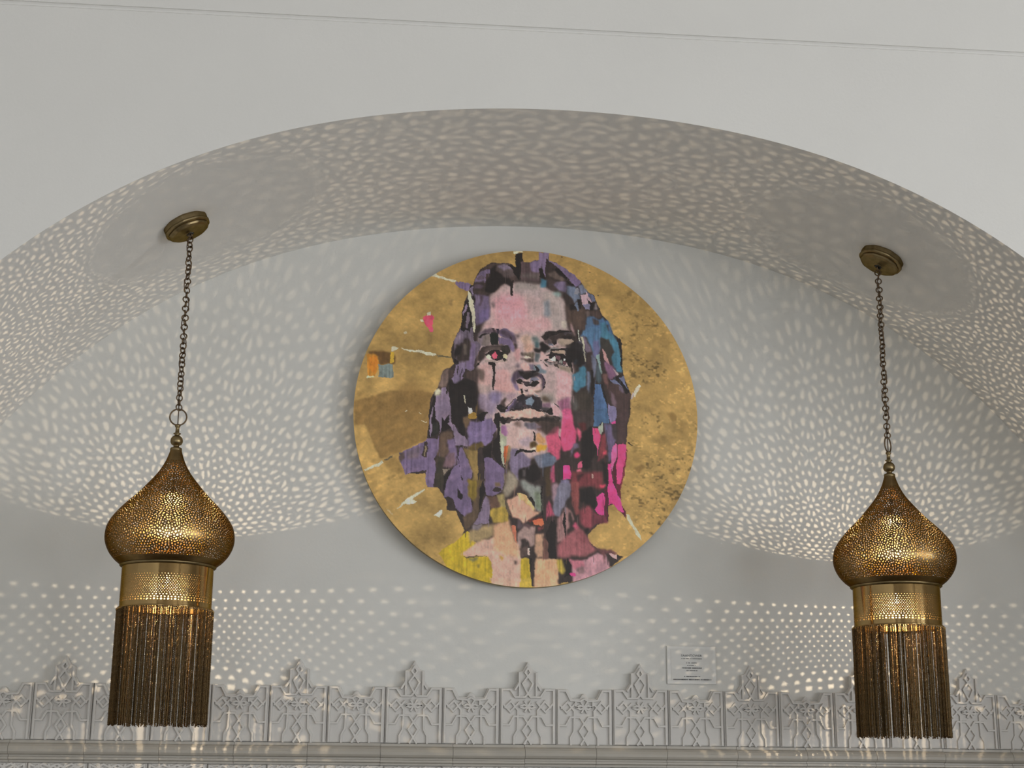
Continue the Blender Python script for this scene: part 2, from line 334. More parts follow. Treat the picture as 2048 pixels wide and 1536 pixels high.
F 150,132,140 1 1.5|60,760 140,700 240,820 100,860
F UMB 1 1|0,720 110,660 140,700 60,760 40,880 0,920
G PUR 1 1|600,620 760,640 790,560 780,900 700,1000 740,1060 700,1500 600,1500 560,1340 570,1180 210,1290 130,1080 90,1000 90,900 420,740
G 68,56,56 1 2|90,900 180,870 190,980 120,1060 80,1000
G UMB 1 1|520,690 570,680 590,960 540,980 490,930 510,850
G 112,98,76 1 1|530,760 560,760 555,960 535,960
G 96,82,92 .9 4|200,880 420,780 480,800 440,1000 240,1020
G INK 1 .8|600,620 600,340 620,80 640,0 700,0 720,300 780,350 780,540 650,580
G LIL 1 .6|620,560 600,340 650,80 670,40 640,300 650,440 630,600
G LIL 1 1|700,0 970,0 980,120 920,220 880,300 830,200 830,400 800,540 780,340 710,260
G 38,36,32 1 1.5|660,350 760,340 780,540 660,570
G INK 1 1|840,220 880,310 960,180 1000,420 820,510
G LIL 1 .8|960,120 1000,300 1010,360 1100,330 1060,380 1110,470 1240,570 1310,650 1300,740 1070,740 1040,500 930,340 960,330
G INK 1 1|980,0 1450,0 1300,80 1220,60 1260,180 1200,260 1260,340 1240,420 1250,540 1220,580 1100,480 1080,380 1000,340
G 96,76,56 1 2|1200,230 1320,180 1340,280 1290,420 1240,420 1200,300
G 150,116,50 1 1.2|1290,240 1320,140 1440,130 1460,220 1400,260
G 190,184,180 1 1|1290,40 1360,60 1360,130 1310,160
G 86,68,56 1 2|800,560 900,490 1020,480 1040,600 930,680 900,760 1000,800 960,900 880,960 860,1160 740,1120 760,940 790,700
G PUR 1 1.5|930,640 1060,620 1080,760 1110,880 1090,1100 1060,1140 1000,980 940,760
G 102,80,88 1 2|890,980 960,880 1070,860 1080,1080 1000,1160 880,1140
G 48,42,34 1 2|760,940 880,960 870,1180 860,1536 760,1480 740,1300
G 120,108,96 1 1|870,1170 990,1160 880,1270
G INK 1 1|880,1300 1060,1140 980,1320 970,1440 930,1536 880,1536
G PUR 1 1|1060,1140 1110,1100 1110,940 1130,780 1200,780 1330,1060 1390,1200 1340,1400 1300,1536 920,1536 960,1320
G INK .9 .8|1110,750 1150,770 1130,950 1160,1160 1120,1000
G INK .8 .8|1180,1260 1220,1330 1220,1420 1190,1360
G 124,102,60 1 2|1220,780 1460,800 1500,1000 1500,1400 1480,1536 1320,1536 1400,1240 1320,1020 1260,900
G 84,68,36 1 2|1290,760 1400,700 1560,660 1580,740 1460,800 1380,830
G UMB 1 1|1460,790 1540,740 1600,900 1590,1100 1620,1300 1600,1536 1490,1536 1480,1000
G INK 1 1|1550,780 1717,680 1717,930 1590,960 1560,920
G 114,98,132 1 1.5|1310,640 1280,480 1330,280 1480,300 1717,240 1717,620 1600,740 1540,660 1400,680 1320,760
G LIL 1 1|1590,1000 1717,950 1717,1536 1610,1536 1590,1180 1640,1150
G INK 1 1|1450,180 1560,120 1640,110 1590,200 1590,280 1530,310 1480,240
H PUR 1 1|60,440 200,430 280,500 440,640 450,900 400,1060 340,1100 200,1170 110,1150 70,900
H INK 1 1|20,330 160,330 160,400 60,440 50,560
H 106,86,62 1 1.5|270,900 340,880 380,960 280,980
H UMB 1 1|220,1060 270,990 390,1000 400,1050 340,1080 260,1080
H INK 1 1|230,100 360,0 370,400 400,520 340,560 240,410 200,330
H 158,160,140 1 1.2|370,60 480,100 470,160 430,180 440,600 400,500 380,300
H 170,88,50 1 1|430,190 510,180 500,340 470,480 450,560 440,400
H 124,104,76 1 2|510,190 560,220 560,380 500,500 480,700 500,900 460,960 460,560
H 110,98,120 1 2.5|560,250 680,230 800,320 940,430 930,560 850,600 740,610 700,700 720,880 560,680 530,540
H 136,124,108 1 4|500,640 560,700 700,820 700,960 600,1080 480,1180 420,1080 470,900
H INK 1 1|680,260 740,230 900,260 1030,270 1030,300 820,300 780,290 700,320 640,380 640,340
H 108,108,122 1 2|980,400 1120,340 1260,360 1430,380 1430,460 1320,560 1180,580 1090,600 1040,500
H INK 1 2|720,680 760,610 880,620 1000,500 1080,600 1120,700 1100,820 980,880 880,880 840,800 760,830
H 78,70,70 1 2|770,650 830,640 840,780 790,780
H 128,130,124 1 3|720,860 840,850 900,900 1120,960 1140,1100 1140,1440 1040,1400 900,1120 760,940
H 108,116,96 1 3|1000,1040 1130,1080 1140,1420 1040,1330
H INK 1 1|910,1200 940,1160 1020,1260 1020,1330 980,1290
H INK 1 1|1130,960 1160,960 1160,1500 1140,1480
H 194,154,106 1 1|680,1100 760,1080 840,1120 1020,1370 980,1440 800,1300 700,1180
H 190,146,122 1 1.5|490,1230 640,1180 780,1280 860,1400 1000,1440 1130,1420 1000,1536 600,1536 540,1400
H 84,70,60 1 1|690,1180 740,1220 760,1260 710,1230
H 92,66,54 1 2|180,1180 290,1160 360,1280 320,1400 200,1400
H LIL 1 1|90,1160 180,1240 170,1400 140,1536 0,1536 30,1380
H 150,130,50 1 2|170,1440 260,1380 400,1370 460,1440 520,1536 190,1536
H 142,126,84 1 2|300,1120 440,1120 480,1260 520,1400 440,1440 340,1360
H 64,50,34 1 2|1200,600 1320,560 1300,760 1330,900 1330,1100 1220,1160 1210,900 1180,740
H 166,76,104 1 2|1310,600 1400,500 1420,700 1420,860 1330,880 1290,780
H UMB 1 2|1400,500 1500,480 1500,700 1480,860 1460,1100 1420,1000 1400,700
H 146,118,128 1 3|1340,900 1440,880 1500,1000 1536,1000 1536,1200 1420,1300 1340,1160
H 150,66,86 1 2|1240,1300 1300,1220 1340,1360 1400,1500 1240,1536
I ROS 1 2|60,540 210,350 290,350 310,560 330,800 320,940 260,960 120,800 100,700
I 190,74,110 1 1.5|330,640 360,240 420,80 520,60 560,240 620,460 600,620 540,720 420,800 370,790
I 186,84,122 1 2|360,40 520,20 540,140 420,180 380,160
I ROS 1 1.5|620,330 710,400 710,520 660,600 640,500
I 58,48,46 1 3|540,60 700,20 920,40 930,140 920,320 820,460 720,440 640,320
I 74,36,36 1 2.5|650,260 800,260 800,420 720,420
I INK 1 2|720,440 900,320 920,640 980,700 940,860 880,960 880,1060 800,1120 720,1100 700,880 720,640
I BLU 1 1|940,40 980,0 1180,0 1220,260 1110,260 1080,240 1000,330 920,320
I 152,158,144 1 1.2|1010,340 1100,240 1100,380 1070,470 1020,420
I 206,70,112 1 1|910,350 1010,360 1050,440 1060,480 1010,700 1000,860 980,720 930,640
I 112,104,136 1 1.2|1200,60 1350,40 1340,200 1240,260
I 200,70,130 1 1.2|1250,240 1330,210 1330,260 1260,270
I 90,78,104 1 2|1120,260 1240,270 1320,300 1330,560 1300,640 1240,900 1180,980 1190,700 1150,540
I 54,46,48 1 2|1250,280 1340,260 1340,560 1290,560
I 64,48,48 1 2|1360,60 1560,0 1530,320 1510,620 1350,650 1350,400
I 112,50,56 1 2|1060,480 1140,440 1180,700 1100,900 980,960 1020,860
I 196,70,90 .9 2|1080,780 1160,760 1160,840 1100,840
I 190,92,138 1 1|1260,700 1340,620 1340,860 1300,1000 1260,1110 1230,1000
I 190,64,112 1 1.2|1350,650 1530,640 1500,800 1490,980 1440,1140 1420,1280 1340,1480 1340,1000 1360,860
I HOT 1 1|1170,1000 1230,980 1250,1200 1290,1400 1340,1536 1180,1536 1190,1260
I 70,26,36 1 1.2|1260,1120 1320,900 1340,1000 1340,1460 1300,1360 1260,1160
I 110,36,50 1 1|1480,1000 1540,640 1500,1060 1440,1300 1400,1536 1360,1500 1420,1260
I 204,64,110 1 2|570,840 640,810 700,850 640,930 590,900
I UMB 1 2|340,860 420,840 520,920 500,1040 400,1060 340,960
I HOT 1 1.2|390,1060 490,1040 530,1180 510,1280 380,1310 370,1200
I 200,84,112 1 1.2|630,1040 720,960 710,1090 640,1090
I 190,96,110 1 1.5|610,1120 700,1100 700,1160 620,1180
I 98,86,106 .9 2|560,640 640,620 680,720 560,780 520,900 520,780
I SLT 1 1.5|0,860 120,840 250,930 200,1040 80,1080 0,1070
I UMB 1 2|240,1020 320,1000 330,1180 300,1280 250,1200
I 110,102,128 1 2|330,1310 500,1300 500,1536 300,1536
I 106,50,54 1 3|540,1120 620,1180 860,1160 1080,1140 1100,1340 1080,1480 900,1420 700,1420 560,1536 510,1400
I 56,30,32 1 2|620,1220 760,1180 700,1260 640,1360
I INK 1 1.5|1060,960 1160,980 1170,1160 1180,1400 1100,1300 1100,1140
I 200,66,92 1 1.5|1040,1380 1140,1360 1130,1430 1050,1440
I INK 1 1.5|700,1480 900,1440 920,1536 680,1536
I 180,150,140 .9 1|890,1200 930,1210 920,1280 895,1270
J 112,108,124 1 2|200,0 350,0 350,200 260,360 180,540 100,500 100,300 150,100
J 120,64,62 1 2|360,0 480,0 490,200 480,480 440,500 380,340
J INK 1 2|490,100 680,60 730,240 740,380 690,400 600,320 500,300
J 130,62,70 1 3|480,440 560,360 640,340 700,440 690,660 620,720 520,640
J 96,46,54 1 2.5|700,460 820,470 900,500 910,600 790,600 690,640
J HOT 1 1|740,210 840,140 880,170 870,460 860,490 800,480 720,420 760,330
J HOT 1 1|920,0 1010,0 1060,120 1110,260 1180,420 1160,470 1080,400 980,300 930,330
J 80,28,42 1 1|870,100 920,80 920,460 900,590 880,480 880,260
J 86,30,44 1 1|1040,0 1120,0 1120,240 1100,230 1060,100
J 76,22,40 1 1|1140,300 1190,420 1190,530 1130,460 1170,440
J INK 1 1.5|540,720 640,680 600,800 560,780
J 142,106,104 1 2.5|150,560 240,460 280,360 380,440 420,560 300,740 280,900 160,900
J INK 1 1|260,380 280,480 290,700 280,860 240,600
J UMB 1 1.5|320,480 360,440 400,620 360,720 330,600
J ROS .9 2|390,660 440,600 500,690 440,740
J 140,82,86 1 3|150,960 320,780 480,680 560,760 640,900 760,1020 640,1060 560,1120 380,1100 340,1160 160,1120
J 118,66,70 .9 4|420,740 540,720 640,920 500,900
J 178,130,138 1 2|580,1240 620,1120 760,1060 850,1080 850,1200 760,1270 640,1330 570,1350
J 100,62,62 1 2|740,980 960,1010 1060,1060 960,1080 880,1060 860,1220 840,1100
J 190,150,146 1 1|930,1050 1050,1080 1040,1150 1000,1140
J INK 1 1|1050,1080 1130,1100 1060,1140
J 172,104,116 1 2|330,1170 460,1160 540,1180 580,1260 420,1300 370,1280
J 126,96,98 1 1.5|430,1290 560,1260 580,1340 500,1370
J INK 1 1|0,760 60,600 110,580 135,800 130,960 150,1150 30,1140 20,900
J 188,150,116 1 2|0,1170 130,1160 140,1300 120,1440 0,1500
J 160,138,60 1 1.5|130,1160 230,1160 270,1340 230,1380 150,1320
J INK 1 1|270,1180 320,1160 360,1260 340,1400 250,1440 280,1330
J HOT 1 1|330,1380 420,1350 440,1400 360,1420
K YEL 1 1|100,1060 250,940 480,730 560,800 480,960 370,1070 480,1100 780,1080 830,1200 840,1380 500,1290
K 190,152,136 1 2.5|370,1070 500,980 640,860 860,820 1000,900 1180,1100 1240,1100 1240,1420 860,1390 810,1130 780,1080 480,1100
K PEA 1 3|830,620 1060,560 1120,720 1190,960 1220,1080 1000,1060 860,1000 840,800
K 150,128,92 1 4|500,740 700,640 840,620 840,800 640,880 500,880
K 118,106,110 1 2|560,640 700,620 640,700 540,720
K LIL 1 1|560,640 660,440 730,240 800,280 790,440 770,620 700,620
K 160,134,60 1 1.5|790,430 920,380 1040,380 1060,500 1050,580 840,600 800,500
K 92,68,56 1 2|740,240 880,230 940,360 900,390 800,400 780,300
K PUR 1 1|180,0 470,0 500,180 540,360 560,440 440,540 380,480 300,420 260,260 130,250
K INK 1 1|340,100 400,240 380,290 330,250
K 80,64,50 1 2|470,0 700,0 720,180 620,520 540,660 440,720 400,540 540,460 560,300 490,200
K 120,100,40 1 2|480,0 600,0 600,200 560,300 480,220
K INK 1 1|690,0 730,160 690,300 640,440 640,100
K YEL .9 1.5|1240,1110 1330,1120 1390,1370 1240,1390
K 196,150,128 1 1.5|1040,290 1180,220 1300,300 1430,400 1430,480 1280,620 1200,560 1120,480
K 194,156,108 1 1|1180,190 1260,170 1430,360 1420,400 1300,330
K 200,104,72 1 1.2|1400,570 1530,510 1560,600 1540,640 1420,620
K 84,40,36 .9 1|1330,560 1530,490 1530,520 1400,570 1360,590
K 152,126,120 1 2.5|1190,740 1280,640 1440,640 1440,900 1330,960 1240,960 1190,900
K 84,68,72 1 1.5|1190,540 1270,640 1230,690 1180,660
K 78,58,60 1 1.5|1270,610 1360,620 1360,670 1290,660
K UMB 1 2|1240,840 1310,820 1380,960 1390,1080 1330,1100 1250,1080
K 78,62,58 1 1.5|1230,960 1330,940 1340,1080 1250,1080
K 200,170,160 1 1|1335,960 1370,960 1360,1040 1330,1040
K INK .9 1|1340,1080 1390,1100 1400,1330 1380,1280
K UMB .9 1|1400,1300 1440,1180 1450,900 1440,1320 1420,1400
K 170,134,110 1 2|1450,760 1560,740 1560,1060 1480,1100 1440,1000
K 96,66,58 1 2|1560,800 1630,840 1640,1100 1540,1110
K INK 1 1|1590,740 1700,550 1735,640 1735,1040 1750,1100 1640,1090 1620,900
K 196,150,116 1 2|1450,1220 1560,1140 1750,1110 1760,1390 1440,1410
K 112,56,58 1 1.5|1480,660 1560,650 1560,690 1490,710
K 176,104,80 1 1.2|1100,640 1160,640 1180,800 1170,900 1120,740
K 86,74,60 1 1|1000,260 1050,330 1090,500 1060,480 1010,330
K 178,140,60 1 1.5|930,1080 990,1090 980,1140 940,1110
K UMB .8 1.5|1140,1140 1180,1140 1180,1200 1150,1200
K 96,82,40 .9 1.5|620,1210 660,1200 650,1260 620,1250
K 110,104,70 .9 2|500,1120 640,1110 640,1140 560,1170
K 72,60,46 1 1|420,1100 640,1085 790,1070 640,1100 480,1112
N 192,188,164 1 .6|215,580 355,510 365,535 225,592
N 92,82,62 1 .6|365,505 430,470 430,488 370,515
N 190,188,166 1 .6|480,892 560,800 690,725 690,738 610,800 600,820 635,828 610,858 550,850
N 190,188,166 1 .6|760,935 800,905 830,885 830,915 810,950
N CRM .9 .5|515,105 535,100 530,112|
N CRM .9 .5|635,105 650,112 640,120
N CRM .9 .5|650,175 695,183 695,190 655,182
N 170,150,110 .9 .8|395,890 450,930 450,945 410,915
L 188,70,92 1 .8|680,740 735,690 768,720 765,800 768,860 745,865 700,800
L CRM 1 .7|715,690 740,680 748,705 720,720
L CRM 1 .7|650,760 680,755 690,780 670,778
L CRM 1 .6|415,998 480,1005 470,1022 440,1040 415,1040
L CRM 1 .6|500,1018 640,1025 790,1045 800,1060 770,1075 640,1045 520,1028
L 96,86,62 1 .6|800,1062 930,1078 930,1090 820,1080
L 176,120,44 1 1.2|215,1080 260,1050 310,1080 320,1180 290,1270 230,1265
L 92,66,34 1 1.5|225,1050 330,1045 410,1050 455,1080 455,1150 420,1160 320,1160 310,1090 240,1070
L 190,116,36 1 1.5|240,1100 300,1090 310,1160 280,1240 240,1200
L 180,146,50 1 .7|415,1045 445,1050 440,1140 415,1155
L 110,120,116 1 .6|312,1165 435,1160 440,1272 320,1275
L 190,180,140 1 .6|220,1262 290,1262 290,1275 215,1280
L CRM .8 .8|515,870 540,860 545,880 520,886
L 110,88,52 .7 2|725,880 760,890 765,970 725,975
L 120,96,60 .7 1.5|900,570 935,560 930,630 900,620
B UMB .9 .6|400,110 435,110 425,130 400,125
B UMB .9 .6|905,385 935,372 925,392 910,398
B UMB .9 .6|1040,770 1062,780 1055,800 1040,790
J 192,186,160 1 .8|1195,450 1240,460 1320,640 1400,760 1420,860 1340,760 1280,640 1210,540
I INK 1 .6|1530,600 1560,590 1650,665 1630,660
O 120,92,48 .6 2.5|1170,60 1230,50 1260,100 1220,130
O 112,86,46 .6 2|890,520 960,480 990,500 940,560
O 112,86,46 .6 2|1120,240 1170,260 1150,275
O 112,86,46 .5 2|1180,530 1240,500 1250,530 1200,550
Q INK .8 2|1290,340 1400,300 1480,340 1520,560 1440,600 1400,560 1340,520 1300,480 1320,420
Q 58,46,44 .8 2|1020,230 1080,190 1240,170 1380,180 1400,230 1260,250 1180,290 1120,340 1040,330
Q INK .8 1.2|1010,250 1100,190 1250,170 1390,185 1250,200 1120,240 1040,300
Q 150,132,118 .9 1.2|1190,290 1260,265 1360,270 1390,300 1320,330 1230,335
Q INK .9 .8|1060,480 1120,430 1200,440 1290,460 1300,500 1200,455 1120,470
Q 60,46,56 .7 2|290,240 360,190 440,170 540,190 640,210 720,270 740,340 680,330 600,250 460,220 360,240
Q PUR .85 1.2|520,290 620,290 690,340 710,420 660,400 610,350 520,340
Q 52,42,42 .75 2|270,560 300,470 340,410 420,370 560,350 640,390 660,470 620,450 560,420 430,430 360,480 320,560
Q INK .9 1|400,470 440,430 520,425 570,460 590,520 540,545 450,540 410,510
Q 198,184,158 1 .8|375,510 410,485 435,510 430,545 395,535
Q 196,84,104 1 .7|440,500 475,450 520,490 500,530 460,535
Q 198,184,150 1 .8|570,500 600,470 630,500 610,530 580,525
Q INK .8 1|450,590 490,590 480,700 490,800 470,900 455,800 465,690
Q 56,44,50 .7 2|690,700 720,650 790,650 870,680 990,690 1040,730 1050,820 1010,870 1020,780 980,730 880,720 790,720 740,760 720,840 690,800
Q INK .95 .8|720,770 770,750 800,780 780,810 830,830 900,850 960,830 990,790 960,770 910,780 880,830 820,820 760,830 740,800
Q INK .8 1.5|760,680 860,660 960,660 1000,690 900,740 840,760 780,720
Q 200,158,152 .9 2|770,590 830,570 890,610 880,660 800,655
Q 40,33,38 .75 1.5|720,1010 780,950 860,940 960,950 1010,1000 1020,1080 900,1095 760,1095 640,1140 690,1060
Q 116,130,146 .9 1|830,990 900,970 930,1000 900,1060 840,1050
Q INK .85 .8|510,1090 560,1060 600,1090 640,1110 560,1150 540,1130
Q INK .8 1|600,1150 720,1105 880,1090 1060,1120 1140,1160 1040,1140 880,1110 740,1120
Q 204,162,150 .9 1.2|560,1190 700,1130 880,1105 1030,1130 1060,1170 980,1200 800,1205 680,1190 610,1230
Q INK .8 1.2|560,1220 640,1200 760,1225 900,1215 1080,1190 1200,1180 1240,1200 1200,1260 1000,1240 820,1250 700,1240 600,1290 550,1280
Q 60,48,44 .7 3|1000,1250 1200,1220 1230,1290 1180,1380 1060,1400 960,1310
Q 104,92,104 .8 2|820,1280 960,1270 1020,1310 900,1340
'''
PCOL = dict(BRNGOLD=(120,94,56), GOLDD=(128,102,60))
for _n in 'INK BRN UMB PUR LIL MAU PNK PAL BLU TEA SLT MAG HOT ROS WIN PEA OCH YEL CRM GRY SAG'.split(): PCOL[_n]=globals()[_n]

def _vnoise(h, w, cell, rng):
    gh, gw = int(h/cell[0])+3, int(w/cell[1])+3
    g = rng.random((gh, gw)); ys = np.arange(h)/cell[0]; xs = np.arange(w)/cell[1]
    y0 = ys.astype(int); x0 = xs.astype(int); fy = (ys-y0)[:,None]; fx = (xs-x0)[None,:]
    fy = fy*fy*(3-2*fy); fx = fx*fx*(3-2*fx)
    a = g[y0][:,x0]; b = g[y0][:,x0+1]; c = g[y0+1][:,x0]; d = g[y0+1][:,x0+1]
    return (a*(1-fx)+b*fx)*(1-fy)+(c*(1-fx)+d*fx)*fy

def _box(m, r):
    r = int(r)
    if r < 1: return m
    for ax in (0,1):
        p = np.pad(m, [(r+1,r) if i==ax else (0,0) for i in (0,1)], mode='edge'); c = np.cumsum(p, axis=ax)
        n = m.shape[ax]
        m = (np.take(c, np.arange(n)+2*r+1, ax)-np.take(c, np.arange(n), ax))/(2*r+1)
    return m

def paint_disc(NP, px0=704.0, py0=499.0, span=692.0):
    """albedo (linear) and gold-leaf mask on an NP x NP grid; row 0 is the top of the picture"""
    rng = np.random.default_rng(7)
    s = span/(NP-1)
    X, Y = np.meshgrid(px0+np.arange(NP)*s, py0+np.arange(NP)*s)
    wx = (_vnoise(NP,NP,(5/s,5/s),rng)-.5)*2.6+(_vnoise(NP,NP,(14/s,10/s),rng)-.5)*4+(_vnoise(NP,NP,(2.2/s,2.2/s),rng)-.5)*1.6
    wy = (_vnoise(NP,NP,(7/s,5/s),rng)-.5)*3.4+(_vnoise(NP,NP,(16/s,8/s),rng)-.5)*5+(_vnoise(NP,NP,(2.2/s,2.2/s),rng)-.5)*1.6
    XW, YW = X+wx*.62, Y+wy*.62
    gold = np.array((158,129,78.0)); img = np.ones((NP,NP,3))*gold
    m = sum(_vnoise(NP,NP,(q/s,q*1.1/s),rng)*w for q,w in ((75,.30),(33,.25),(15,.20),(7,.15),(3,.10)))
    img *= (1+(m-.5)*.62)[...,None]
    # worn leaf: short scuffs, mostly towards the right
    fl = sum(_vnoise(NP,NP,(q/s,q*1.2/s),rng)*w for q,w in ((3.2,.4),(6.5,.35),(13,.25)))
    right = np.clip((X-1150)/140,0,1)
    dk = np.clip((fl-.57)/.2,0,1)*np.clip((_vnoise(NP,NP,(50/s,50/s),rng)-.38)*3,0,1)*(.22+.78*right)
    img = img*(1-.36*dk[...,None])
    lt = np.clip((sum(_vnoise(NP,NP,(q/s,q*1.4/s),rng)*w for q,w in ((3,.5),(8,.5)))-.66)/.12,0,1)*(.05+.10*right)
    img *= (1+lt)[...,None]
    leaf = np.ones((NP,NP))
    streak = _vnoise(NP,NP,(46/s,3/s),rng)-.5
    fine = _vnoise(NP,NP,(3/s,2.4/s),rng)-.5
    hs = _vnoise(NP,NP,(9/s,9/s),rng)-.5
    for line in PAINT.strip().splitlines():
        head, pts = line.split('|')[:2]
        fr, col, al, bl = head.split()
        x0, y0, k = FR[fr]
        P = np.array([[float(v) for v in q.split(',')] for q in pts.split()])/k+np.array([x0,y0])
        c = np.array(PCOL[col] if col in PCOL else [float(v) for v in col.split(',')], float)
        bl = float(bl); al = float(al); pad = 8+2*bl
        i0 = max(0,int((P[:,1].min()-pad-py0)/s)); i1 = min(NP,int((P[:,1].max()+pad-py0)/s)+2)
        j0 = max(0,int((P[:,0].min()-pad-px0)/s)); j1 = min(NP,int((P[:,0].max()+pad-px0)/s)+2)
        if i1-i0 < 2 or j1-j0 < 2: continue
        x = XW[i0:i1,j0:j1]; y = YW[i0:i1,j0:j1]; ins = np.zeros(x.shape, bool)
        for a in range(len(P)):
            (ax,ay),(bx,by) = P[a-1],P[a]
            if ay == by: continue
            cr = ((ay > y) != (by > y)) & (x < (bx-ax)*(y-ay)/(by-ay)+ax); ins ^= cr
        mk = _box(_box(ins.astype(float), bl/s*.8), bl/s*.8)*al
        sl = (slice(i0,i1),slice(j0,j1))
        v = 1+streak[sl]*(.05 if 'GOLD' in col else .24 if c.mean()<120 else .08)+fine[sl]*.12+hs[sl]*.16
        img[sl] = img[sl]*(1-mk[...,None])+(c[None,None]*v[...,None])*mk[...,None]
        if 'GOLD' not in col: leaf[sl] *= (1-mk)
    # thin vertical scrapes of the palette knife in the hair
    for q in range(520):
        cx, cy = rng.uniform(860,1255), rng.uniform(530,1160)
        if 950 < cx < 1140 and 575 < cy < 935: continue
        hgt = rng.uniform(3,14); slant = rng.uniform(-.12,.12); wid = rng.uniform(.5,1.6)
        i, j = int((cy-py0)/s), int((cx-px0)/s)
        sj = min(NP-1,max(0,int(j+rng.uniform(-9,9)/s))); si = min(NP-1,max(0,int(i+rng.uniform(-12,12)/s)))
        if leaf[i,j] > .5 or leaf[si,sj] > .5: continue
        i0, i1 = max(0,int(i-hgt/s)), min(NP,int(i+hgt/s)+1); j0, j1 = max(0,int(j-6/s)), min(NP,int(j+6/s)+1)
        dx = X[i0:i1,j0:j1]-cx-slant*(Y[i0:i1,j0:j1]-cy); ty = (Y[i0:i1,j0:j1]-cy)/hgt
        a = np.clip(1.2-np.abs(dx)/(wid*np.sqrt(np.clip(1-ty*ty,.02,1))),0,1)*rng.uniform(.3,.8)*(1-leaf[i0:i1,j0:j1])
        img[i0:i1,j0:j1] = img[i0:i1,j0:j1]*(1-a[...,None])+img[si,sj].copy()*a[...,None]
    v = np.clip(img,0,255)/255.0
    lin = np.where(v<=.04045, v/12.92, ((v+.055)/1.055)**2.4)
    return lin, leaf# ---------------------------------------------------------------- helpers
def lin(c):
    c = c/255.0
    return c/12.92 if c <= .04045 else ((c+.055)/1.055)**2.4
def mat(name, col, rough=.6, metal=0.0, noise=0.0, nscale=20.0, bump=0.0, bscale=60.0, spec=0.5, detail=4.0):
    m = bpy.data.materials.new(name); m.use_nodes = True; nt = m.node_tree; b = nt.nodes['Principled BSDF']
    b.inputs['Roughness'].default_value = rough; b.inputs['Metallic'].default_value = metal
    b.inputs['Specular IOR Level'].default_value = spec
    if metal: b.inputs['Specular Tint'].default_value = (*[min(1, .15+.75*c) for c in col], 1)
    tc = nt.nodes.new('ShaderNodeTexCoord')
    n = nt.nodes.new('ShaderNodeTexNoise'); n.inputs['Scale'].default_value = nscale; n.inputs['Detail'].default_value = detail
    nt.links.new(tc.outputs['Object'], n.inputs['Vector'])
    rp = nt.nodes.new('ShaderNodeValToRGB')
    lo = [max(0, c*(1-noise)) for c in col]; hi = [min(1, c*(1+noise)) for c in col]
    rp.color_ramp.elements[0].position = .3; rp.color_ramp.elements[1].position = .7
    rp.color_ramp.elements[0].color = (*lo, 1); rp.color_ramp.elements[1].color = (*hi, 1)
    nt.links.new(n.outputs['Fac'], rp.inputs['Fac']); nt.links.new(rp.outputs['Color'], b.inputs['Base Color'])
    if bump:
        n2 = nt.nodes.new('ShaderNodeTexNoise'); n2.inputs['Scale'].default_value = bscale; n2.inputs['Detail'].default_value = 5
        nt.links.new(tc.outputs['Object'], n2.inputs['Vector'])
        bp = nt.nodes.new('ShaderNodeBump'); bp.inputs['Strength'].default_value = bump; bp.inputs['Distance'].default_value = .004
        nt.links.new(n2.outputs['Fac'], bp.inputs['Height']); nt.links.new(bp.outputs['Normal'], b.inputs['Normal'])
    return m
MT = dict(
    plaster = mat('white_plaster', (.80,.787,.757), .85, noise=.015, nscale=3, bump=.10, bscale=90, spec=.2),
    plaster2 = mat('white_plaster_niche_dimmed', (.70,.695,.665), .85, noise=.02, nscale=4, bump=.12, bscale=80, spec=.2),  # niche dimness put into the colour: same plaster, darker than the front wall
    ceramic = mat('glazed_white_ceramic', (.62,.60,.57), .42, noise=.03, nscale=9, bump=.05, bscale=70, spec=.4),
    taupe = mat('taupe_wall_paint', (.40,.36,.31), .8, noise=.04, nscale=3),
    floor = mat('stone_floor', (.30,.29,.275), .5, noise=.15, nscale=5, bump=.05),
    moulding = mat('glazed_beige_ceramic', (.43,.40,.35), .34, noise=.05, nscale=9, bump=.04, bscale=60, spec=.45),
    paint = mat('window_paint', (.75,.74,.72), .5),
    dome = mat('pierced_brass', (.20,.135,.062), .31, 1.0, noise=.16, nscale=45, bump=.08, bscale=300),
    band = mat('polished_brass', (.42,.29,.13), .11, 1.0, noise=.08, nscale=25, bump=.02, bscale=150),
    aged = mat('aged_brass', (.25,.19,.10), .34, 1.0, noise=.18, nscale=50, bump=.05, bscale=200),
    inside = mat('raw_brass_inside', (.25,.16,.062), .36, 1.0, noise=.1, nscale=60),
    chain = mat('chain_brass', (.17,.12,.075), .42, 1.0, noise=.2, nscale=120),
    tassel = mat('tassel_brass', (.115,.076,.037), .34, 1.0, noise=.2, nscale=90),
    cord = mat('brown_cord', (.10,.065,.04), .7),
    dark = mat('dark_iron', (.03,.028,.025), .5),
    acrylic = mat('frosted_acrylic', (.66,.655,.63), .22, spec=.6),
    card = mat('white_card', (.69,.685,.66), .7, noise=.01),
    ink = mat('black_ink', (.025,.025,.03), .6),
    wood = mat('canvas_edge', (.34,.26,.13), .5, .4, noise=.1),
)

# each tassel chain has its own tone of patina
nt = MT['tassel'].node_tree; oi = nt.nodes.new('ShaderNodeObjectInfo'); mr = nt.nodes.new('ShaderNodeMapRange'); mr.inputs['To Min'].default_value = .45; mr.inputs['To Max'].default_value = 1.6
vm = nt.nodes.new('ShaderNodeVectorMath'); vm.operation = 'SCALE'; rp_ = [n for n in nt.nodes if n.type == 'VALTORGB'][0]
nt.links.new(oi.outputs['Random'], mr.inputs['Value']); nt.links.new(rp_.outputs['Color'], vm.inputs[0]); nt.links.new(mr.outputs['Result'], vm.inputs['Scale'])
nt.links.new(vm.outputs['Vector'], nt.nodes['Principled BSDF'].inputs['Base Color'])

